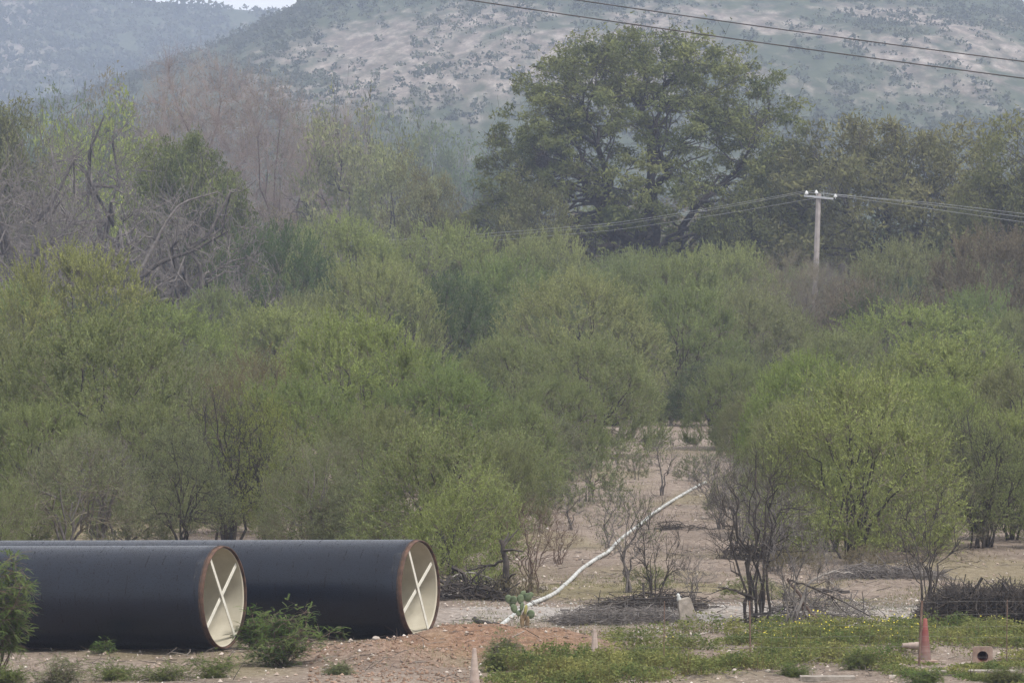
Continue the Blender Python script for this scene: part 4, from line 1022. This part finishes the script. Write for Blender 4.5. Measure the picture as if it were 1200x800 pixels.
brush('brushwood_heap', 'low dark brushwood between the flat grey spread and the marker slab', 765, 716, 110, 20, 330, 'dark', 'brushwood', 2, ln=1.1, r=.008, upright=.12)
brush('brushwood_heap', 'big dark heap of dead brushwood at the right edge behind the toppled cone', 1152, 731, 140, 56, 3300, 'dark', 'brushwood', 3, flat=False, depth=1.4, ln=.6, upright=.9, r=.007)
brush('brushwood_heap', 'dark brushwood heap half way back behind the largest leafless shrub', 890, 656, 96, 24, 300, 'dark', 'brushwood', 4, flat=False, ln=.6, r=.010, upright=.8)
brush('brushwood_heap', 'grey twiggy debris under the fan shaped bush on the right', 1040, 676, 120, 18, 500, 'grey', 'brushwood', 5, ln=.9)
brush('brushwood_heap', 'tangle of dead branches beside the open end of the far pipe', 552, 700, 80, 34, 220, 'dark', 'brushwood', 6, flat=False, ln=.9, r=.014, upright=.6)
brush('brushwood_heap', 'fallen grey branches spilling right of the largest leafless shrub', 955, 728, 110, 34, 200, 'grey', 'brushwood', 7, flat=False, ln=1.2, r=.008, upright=.5)
brush('brushwood_heap', 'small dark litter heap far back in the clearing', 800, 622, 60, 7, 70, 'dark', 'brushwood', 8, ln=.7)
def limb(name, label, ctrl, r0, r1, bark, cat='branch', group='fallen branches around the shrubs', twigs=0, seed=0):
    """ctrl: (px, y, metres in front of depth d) at common ground depth taken from the first point"""
    d0 = ctrl[0][2]; c = np.array([pt(a, b, dd) for a, b, dd in ctrl])
    u = np.linspace(0, len(c) - 1, 14); i = np.clip(u.astype(int), 0, len(c) - 2); f = (u - i)[:, None]
    P = c[i] * (1 - f) + c[i + 1] * f
    for _ in range(2): P[1:-1] = (P[:-2] + 2 * P[1:-1] + P[2:]) / 4
    rg = np.random.default_rng(seed + len(label)); P[1:-1] += rg.normal(size=P[1:-1].shape) * .012
    o0 = c[0].copy(); g = Geo(); g.tubes((P - o0)[None], np.linspace(r0, r1, 14)[None], 7)
    for _ in range(twigs):
        i_ = rg.integers(3, 13); p = P[i_] - o0; dv = unit(unit(P[i_] - P[i_ - 1]) + rg.normal(size=3) * .8) * rg.uniform(.2, .6)
        g.tubes(np.array([[p, p + dv * .5 + rg.normal(size=3) * .03, p + dv]]), np.array([[r1 * .9, r1 * .6, r1 * .3]]), 4)
    return tag(link(name, g.mesh(name, True), BARK[bark], loc=tuple(o0)), label, cat, group)
D1 = dist(700); D2 = dist(731)
limb('fallen_branch', 'pale bleached log with a broken end beside the far pipe', [(508, 702, D1), (526, 699, D1), (540, 701, D1), (546, 709, D1)], .075, .05, 'ash', twigs=1)
limb('fallen_branch', 'dark crooked log right of the bleached log', [(528, 699, D1 - .3), (552, 695, D1 - .3), (571, 701, D1 - .3)], .035, .03, 'dark', twigs=2)
limb('fallen_branch', 'thin pale stick bent over the dead tangle left of the stump', [(530, 676, D1 + .4), (556, 670, D1 + .4), (572, 676, D1 + .4), (590, 688, D1 + .4)], .014, .010, 'ash', twigs=2)
limb('dead_stump', 'upright dark dead stump left of the reddish leafless shrub', [(593, 697, D1), (594, 660, D1), (587, 632, D1)], .085, .035, 'dark', 'stump', None, twigs=4)
limb('fallen_branch', 'dark leaning branch left of the reddish leafless shrub', [(596, 655, D1 + .2), (570, 664, D1 + .2), (546, 668, D1 + .2)], .03, .015, 'dark', twigs=3)
limb('fallen_branch', 'long arching pale branch curving right from the largest leafless shrub', [(930, 730, D2), (948, 682, D2), (975, 668, D2), (1000, 672, D2)], .03, .010, 'ash', twigs=6)
limb('fallen_branch', 'straight dark branch leaning right from the leafless shrubs', [(925, 680, D2 - .2), (958, 690, D2 - .2), (1020, 722, D2 - .2)], .02, .010, 'dark', twigs=4)
limb('fallen_branch', 'pair of crossed grey poles propped right of the leafless shrubs', [(923, 678, D2 + .2), (945, 712, D2 + .2), (963, 733, D2 + .2)], .028, .020, 'brown', twigs=2)
limb('fallen_branch', 'dark branch reaching left from the largest leafless shrub', [(884, 702, D2), (860, 690, D2), (842, 688, D2)], .03, .010, 'dark', twigs=4)
limb('fallen_branch', 'low crooked branch lying left of the grey leafless shrub', [(852, 732, D2 - .3), (878, 722, D2 - .3), (906, 717, D2 - .3)], .022, .016, 'char', twigs=3)
limb('fallen_branch', 'curved dark boughs of the flat brushwood by the tall leafless shrub', [(680, 727, dist(727)), (702, 712, dist(727)), (738, 702, dist(727)), (790, 700, dist(727))], .028, .014, 'dark', twigs=6)
limb('fallen_branch', 'short charred log on the crest of dug soil left of the white pipe end', [(555, 727, dist(737)), (563, 729, dist(737)), (585, 732, dist(737))], .05, .03, 'char', twigs=0)
limb('fallen_branch', 'dark log lying on bare soil under the fan shaped bush', [(955, 693, dist(695)), (975, 691, dist(695)), (996, 693, dist(695))], .04, .03, 'dark')
limb('leaning_trunk', 'thick dark dead limb slanting among the left bushes', [(155, 335, 265), (185, 308, 265), (232, 292, 265), (268, 270, 265)], .13, .04, 'dark', 'limb', 'thick dead limbs above the left bushes', twigs=10)
limb('leaning_trunk', 'second dead limb bending left above the left bushes', [(160, 325, 262), (180, 290, 262), (205, 240, 262), (255, 225, 262)], .11, .03, 'grey', 'limb', 'thick dead limbs above the left bushes', twigs=10)

# ------------------------------------------------------------------ near leafy plants
def compound_bush(name, label, px, y, hpx, wpx, seed, mat, stems=7, twigs=130, lf=(.085, .030), up=.7, cat='bush', bark='brown', d=None, per=16, lean=0, low=.55):
    rg = np.random.default_rng(seed); d = d or dist(y); x = (px - 600) * d / F; s = F / d; H_ = hpx / s; W_ = wpx / s
    t = thing(name, label, cat, (x, d, gz1(x, d) - .02))
    az = rg.uniform(0, 6.28, stems); til = rg.uniform(.1, 1, stems)
    tp = np.stack([np.cos(az) * til * W_ * .40 + lean, np.sin(az) * til * W_ * .3, H_ * rg.uniform(low, .9, stems)], -1)
    b = np.zeros((stems, 3)) + rg.normal(size=(stems, 3)) * (.04, .04, 0)
    P1 = bez(b, b * .5 + tp * .5 + (0, 0, .1 * H_), tp, 7, rg, .05); R1 = (.012 if H_ > .6 else .005) * np.linspace(1, .4, 7)[None] * np.ones((stems, 1))
    g = Geo(); g.tubes(P1, R1, 5)
    N, Dn, Nr = flat_nodes(P1, R1, 2); j = rg.integers(0, len(N), twigs)
    dv = unit(rg.normal(size=(twigs, 3)) * (1, 1, .5) + (0, 0, up * .7)); Lt = rg.uniform(.15, .42, (twigs, 1)) * min(1, H_ / .8 + .3)
    p = N[j]; e = p + dv * Lt + (0, 0, -.03); g.tubes(np.stack([p, (p + e) / 2 + (0, 0, .03), e], 1), np.array([[.004, .003, .002]]) * np.full((twigs, 1), min(1, H_ * 1.2)), 3)
    link('branches', g.mesh('branches'), BARK[bark], t)
    # feather leaves: leaflets in two ranks along a drooping rib
    n = twigs * (4 if H_ > .6 else 7); j = rg.integers(0, twigs, n); base = p[j] + (e[j] - p[j]) * rg.uniform(.2, 1.05, (n, 1))
    rib = unit(dv[j] * .5 + rg.normal(size=(n, 3)) * (.9, .9, .4)) * lf[0] * 1.6
    V = []; side0 = unit(np.cross(rib, (0, 0, 1) + rg.normal(size=(n, 3)) * .3))
    for k in range(per // 2):
        f = (k + 1) / (per / 2)
        for sgn in (-1, 1):
            q = base + rib * f + np.array([0, 0, -.03]) * f * f; dirn = unit(side0 * sgn + unit(rib) * .6) * lf[1] * (1.15 - .5 * f)
            wv = unit(rib) * lf[1] * .22
            V.append(np.stack([q - wv, q + wv, q + dirn + wv * .6], 1))
    V = np.concatenate(V).reshape(-1, 3)
    link('foliage', mesh_np('foliage', V, np.arange(len(V)).reshape(-1, 3)), LEAF[mat], t); return t
compound_bush('leafy_bush', 'fresh green leafy bush growing between the two pipe openings', 334, 777, 70, 138, 1, 'fresh', twigs=420, up=.3, stems=14, low=.2)
compound_bush('leafy_bush', 'low green bush hugging the foot of the nearer pipe opening', 298, 758, 46, 50, 2, 'fresh', twigs=200, stems=10, low=.2)
compound_bush('weed_clump', 'small weedy sprig at the foot of the nearer pipe', 122, 762, 16, 50, 3, 'fresh', twigs=46, up=.1, cat='weed', lf=(.05, .02))
compound_bush('mesquite_spray', 'bright hanging mesquite spray at the left edge before the nearer pipe', -4, 800, 165, 110, 4, 'fresh', twigs=560, up=.0, low=.3, d=85., stems=9, per=18)
gl = 'herb'
for k, (px, y, h, w_, mt, lab) in enumerate(((72, 801, 36, 104, 'grey', 'grey green herb clump at the lower left corner'), (132, 796, 27, 100, 'herb', 'green herb clump right of the grey green one at the lower left'),
    (192, 797, 22, 100, 'herb', 'low herb patch in front of the nearer pipe'), (252, 792, 26, 80, 'herb', 'herb tuft left of the fresh leafy bush'), (12, 803, 22, 60, 'herb', 'yellowish herb in the extreme lower left corner'),
    (395, 792, 14, 40, 'grey', 'small grey herb on the flank of the dug soil'), (545, 753, 16, 40, 'grey', 'grey green herb tuft on top of the dug soil'), (588, 770, 32, 34, 'grey', 'grey herb in the hollow of the dug soil'),
    (578, 788, 24, 46, 'herb', 'round leaved herb at the foot of the dug soil'), (613, 786, 20, 36, 'grey', 'grey herb right of the round leaved one'), (930, 792, 14, 40, 'herb', 'pale herb on the bare strip right of the fence rod'),
    (1005, 786, 24, 60, 'herb', 'dark green herb clump below the yellow flowers'), (1085, 801, 18, 80, 'fresh', 'lush green herb clump before the upright cone'), (1180, 799, 22, 70, 'herb', 'herb clump at the lower right corner'))):
    compound_bush('herb_clump', lab, px, y, h, w_, 20 + k, mt, stems=14, twigs=200, lf=(.065, .024), up=.3, low=.15, cat='herb', per=10)

# ------------------------------------------------------------------ ground cover, flowers, stones, litter
rg = np.random.default_rng(77)
def scatter_rows(n, px0, px1, y0, y1):
    px = rg.uniform(px0, px1, n); y = rg.uniform(y0, y1, n); d = EYE * F / (y - HOR); return (px - 600) * d / F, d
def herb_density(px, y):
    up = np.interp(px, [560, 640, 700, 800, 1060, 1200], [800, 776, 752, 738, 736, 742])
    lo = np.interp(px, [560, 700, 830, 900, 1000, 1060, 1200], [812, 808, 792, 782, 778, 792, 812])
    clear = np.exp(-((px - 1118) / 75) ** 2 - ((y - 771) / 10) ** 2)        # trodden bare patch round the cones
    return sstep(-5, 6, y - up) * sstep(-6, 5, lo - y) * (px > 570) * (1 - np.clip(clear * 1.5, 0, .96))
n = 20000; x, d = scatter_rows(n, 560, 1240, 735, 815)
px = 600 + x * F / d; y = HOR + EYE * F / d
k = (rg.random(n) < herb_density(px, y) * sstep(.47, .57, fbm(x * 1.4, d * 1.5, 120, 3))) ; x, d = x[k], d[k]
hgt = .03 + .30 * sstep(.40, .62, fbm(x * 1.4, d * 1.5, 120, 3)) * (.15 + 1.5 * fbm(x * 2.0, d * 1.8, 121, 2) ** 1.6)
pxh = 600 + x * F / d; yh = HOR + EYE * F / d
hgt = hgt * (1 - .75 * sstep(1040, 1070, pxh) * sstep(770, 776, yh))
C = np.stack([x, d, gz(x, d)], -1); per = 17
u = rg.normal(size=(len(C), per, 3)) * (.10, .10, 0); hh = rg.uniform(.05, 1, (len(C), per, 1)) ** .8
c = C[:, None] + u * (1.2 - .5 * hh); c[:, :, 2] += (hh * hgt[:, None, None])[:, :, 0]
dv = unit(rg.normal(size=c.shape) * (1, 1, .5)) * rg.uniform(.035, .070, hh.shape); sv = unit(np.cross(dv, rg.normal(size=c.shape))) * .015
V = np.stack([c - sv, c + sv, c + dv], 2).reshape(-1, 3)
tag(link('herb_carpet', mesh_np('herb_carpet', V, np.arange(len(V)).reshape(-1, 3)), leaf_mat('leaf_herb_carpet', (.105, .135, .050), (.255, .240, .098), scale=1.7)), 'green carpet of weeds along the fence', kind='stuff')
# red brown stalks in the carpet
m_ = len(C); st = rg.integers(0, m_, 5500); b = C[st] + rg.normal(size=(5500, 3)) * (.06, .06, 0); tp = b + np.stack([rg.normal(size=5500) * .05, rg.normal(size=5500) * .05, hgt[st] * rg.uniform(.5, 1.1, 5500)], -1)
g = Geo(); g.tubes(np.stack([b, tp], 1), np.array([[.003, .0018]]) * np.ones((5500, 1)), 3)
tag(link('weed_stalks', g.mesh('weed_stalks'), island_mat('weed_stalk', [(.12, .07, .04), (.17, .15, .06), (.2, .12, .07)])), 'reddish stalks inside the weed carpet', kind='stuff')
# yellow flowers
YEL = island_mat('yellow_petals', [(.62, .50, .03), (.75, .62, .05), (.70, .60, .12)], .7)
pxc = 600 + C[:, 0] * F / C[:, 1]; yc = HOR + EYE * F / C[:, 1]
wt = sstep(800, 860, pxc) * sstep(-30, -0, 1090 - pxc) * sstep(770, 750, yc) * (fbm(C[:, 0] * 1.8, C[:, 1], 140, 2) > .42) + .015 * (yc < 775) + .06 * (pxc > 720) * (yc < 760)
st = rg.choice(m_, 150, p=wt / wt.sum()); g = Geo()
for s_ in st:
    c0 = C[s_] + (rg.normal() * .07, rg.normal() * .07, hgt[s_] * 1.06 + .02); a0 = rg.uniform(0, 6); V = [c0]; rr = rg.uniform(.008, .015)
    tl = rg.uniform(-1.1, -.3)
    for j in range(10):
        a = a0 + j * math.pi / 5; r_ = rr * (1 if j % 2 == 0 else .55)
        V.append(c0 + np.array([math.cos(a) * r_, math.sin(a) * r_ * math.cos(tl), -math.sin(a) * r_ * math.sin(tl) + .004]))
    g.add(V, T=[(0, 1 + j, 1 + (j + 1) % 10) for j in range(10)])
tag(link('yellow_flowers', g.mesh('yellow_flowers'), YEL), 'tiny yellow flowers sprinkled over the weed carpet', kind='stuff')
# grass and thin herbs elsewhere
def blades(name, label, n, px0, px1, y0, y1, seed, thr, h, cols, wd=.006):
    x, d = scatter_rows(n, px0, px1, y0, y1); k = fbm(x * .5, d * .25, seed, 4) > thr; x, d = x[k], d[k]; n = len(x)
    x = x + rg.normal(size=n) * .05; b = np.stack([x, d, gz(x, d) - .01], -1); hv = h * rg.uniform(.3, 1.2, n)
    t_ = b + np.stack([rg.normal(size=n) * .4 * hv, rg.normal(size=n) * .4 * hv, hv], -1); sv = unit(rg.normal(size=(n, 3)) * (1, 1, 0)) * wd
    V = np.stack([b - sv, b + sv, t_], 1).reshape(-1, 3)
    tag(link(name, mesh_np(name, V, np.arange(len(V)).reshape(-1, 3)), island_mat(name, cols)), label, kind='stuff')
blades('dry_grass', 'thin dry grass on the open ground', 60000, -60, 1260, 560, 805, 150, .56, .07, [(.20, .17, .09), (.13, .13, .05), (.26, .21, .13), (.10, .12, .045)])
blades('green_grass', 'short green grass patches behind the gravel track', 36000, 560, 1240, 672, 742, 155, .48, .06, [(.09, .11, .04), (.15, .15, .06), (.20, .18, .09)])
blades('grass_under_bushes', 'straw coloured undergrowth at the foot of the thicket', 30000, -60, 1260, 500, 660, 158, .56, .07, [(.20, .16, .09), (.17, .15, .08), (.25, .20, .13)], .010)
# stones as real little lumps
def stones(name, label, n, px0, px1, y0, y1, smin, smax, cols, seed, dens=None):
    x, d = scatter_rows(n, px0, px1, y0, y1)
    k = rg.random(n) < np.clip(fbm(x * .7, d * .4, seed, 3) * 2.2 - .55, .05, 1); x, d = x[k], d[k]; n = len(x)
    s_ = smin + (smax - smin) * rg.random(n) ** 3.2
    o8 = np.array([(1, 0, 0), (0, 1, 0), (-1, 0, 0), (0, -1, 0), (.1, .1, .8), (0, 0, -.6)])
    V = o8[None] * s_[:, None, None] * rg.uniform(.6, 1.2, (n, 6, 1)); a = rg.uniform(0, 6.28, n); ca, sa = np.cos(a), np.sin(a)
    V = np.stack([V[..., 0] * ca[:, None] - V[..., 1] * sa[:, None] * .8, V[..., 0] * sa[:, None] + V[..., 1] * ca[:, None] * .8, V[..., 2]], -1)
    V += np.stack([x, d, gz(x, d) + s_ * .2], -1)[:, None]
    T = np.array([(0, 1, 4), (1, 2, 4), (2, 3, 4), (3, 0, 4), (1, 0, 5), (2, 1, 5), (3, 2, 5), (0, 3, 5)])
    T = (T[None] + (np.arange(n) * 6)[:, None, None]).reshape(-1, 3)
    tag(link(name, mesh_np(name, V.reshape(-1, 3), T), island_mat(name, cols)), label, kind='stuff')
stones('loose_gravel', 'pebbles and stones strewn over the bare ground', 19000, -60, 1260, 500, 805, .008, .055, [(.17, .12, .09), (.33, .26, .21), (.48, .42, .37), (.25, .18, .14), (.60, .56, .51)], 160)
stones('track_gravel', 'pale grey gravel of the track behind the fence', 9000, 540, 1240, 702, 742, .008, .035, [(.24, .22, .20), (.34, .32, .30), (.45, .43, .41), (.20, .17, .15)], 165)
stones('soil_clods', 'reddish clods on the heap of dug soil', 9000, 360, 720, 736, 805, .006, .050, [(.15, .095, .065), (.23, .15, .105), (.31, .22, .165), (.10, .065, .045)], 170)
# twig litter
n = 9000; x, d = scatter_rows(n, -40, 1240, 500, 800); k = fbm(x * .4, d * .3, 180, 3) > .48; x, d = x[k], d[k]; n = len(x)
b = np.stack([x, d, gz(x, d) + .012], -1); dv = unit(rg.normal(size=(n, 3)) * (1, 1, .18)) * rg.uniform(.05, .35, (n, 1)); dv[:, 2] = np.abs(dv[:, 2])
g = Geo(); g.tubes(np.stack([b, b + dv * .5 + rg.normal(size=(n, 3)) * .02 * (1, 1, .3), b + dv], 1), np.array([[.006, .005, .003]]) * rg.uniform(.5, 1.6, (n, 1)), 3)
tag(link('twig_litter', g.mesh('twig_litter'), island_mat('twig_litter', [(.05, .04, .035), (.12, .10, .085), (.26, .23, .2)])), 'dead twigs littering the clearing', kind='stuff')

# ------------------------------------------------------------------ haze
def haze():
    x0, x1, y0, y1, z0, z1 = -1000, 1000, -80, 2680, -9, 185
    V = [(x, y, z) for x in (x0, x1) for y in (y0, y1) for z in (z0, z1)]
    me = bpy.data.meshes.new('haze'); me.from_pydata(V, [], [(0, 1, 3, 2), (4, 6, 7, 5), (0, 4, 5, 1), (2, 3, 7, 6), (0, 2, 6, 4), (1, 5, 7, 3)]); me.update()
    m = bpy.data.materials.new('haze_air'); m.use_nodes = True; n = m.node_tree.nodes; n.clear()
    out = n.new('ShaderNodeOutputMaterial'); v = n.new('ShaderNodeVolumePrincipled')
    v.inputs['Color'].default_value = (.66, .76, 1.0, 1); v.inputs['Density'].default_value = HAZE; v.inputs['Anisotropy'].default_value = .2
    m.node_tree.links.new(v.outputs[0], out.inputs['Volume'])
    tag(link('haze', me, m), 'pale blue haze filling the air', kind='stuff')
HAZE = .00030
haze()
# tris_total = sum(len(me.loops) - 2 * len(me.polygons) for me in bpy.data.meshes)
# open('/tmp/tris.txt', 'w').write(str(tris_total) + chr(10) + chr(10).join('%d %s' % (len(me.loops) - 2 * len(me.polygons), me.name) for me in sorted(bpy.data.meshes, key=lambda m: -len(m.loops))[:45]))
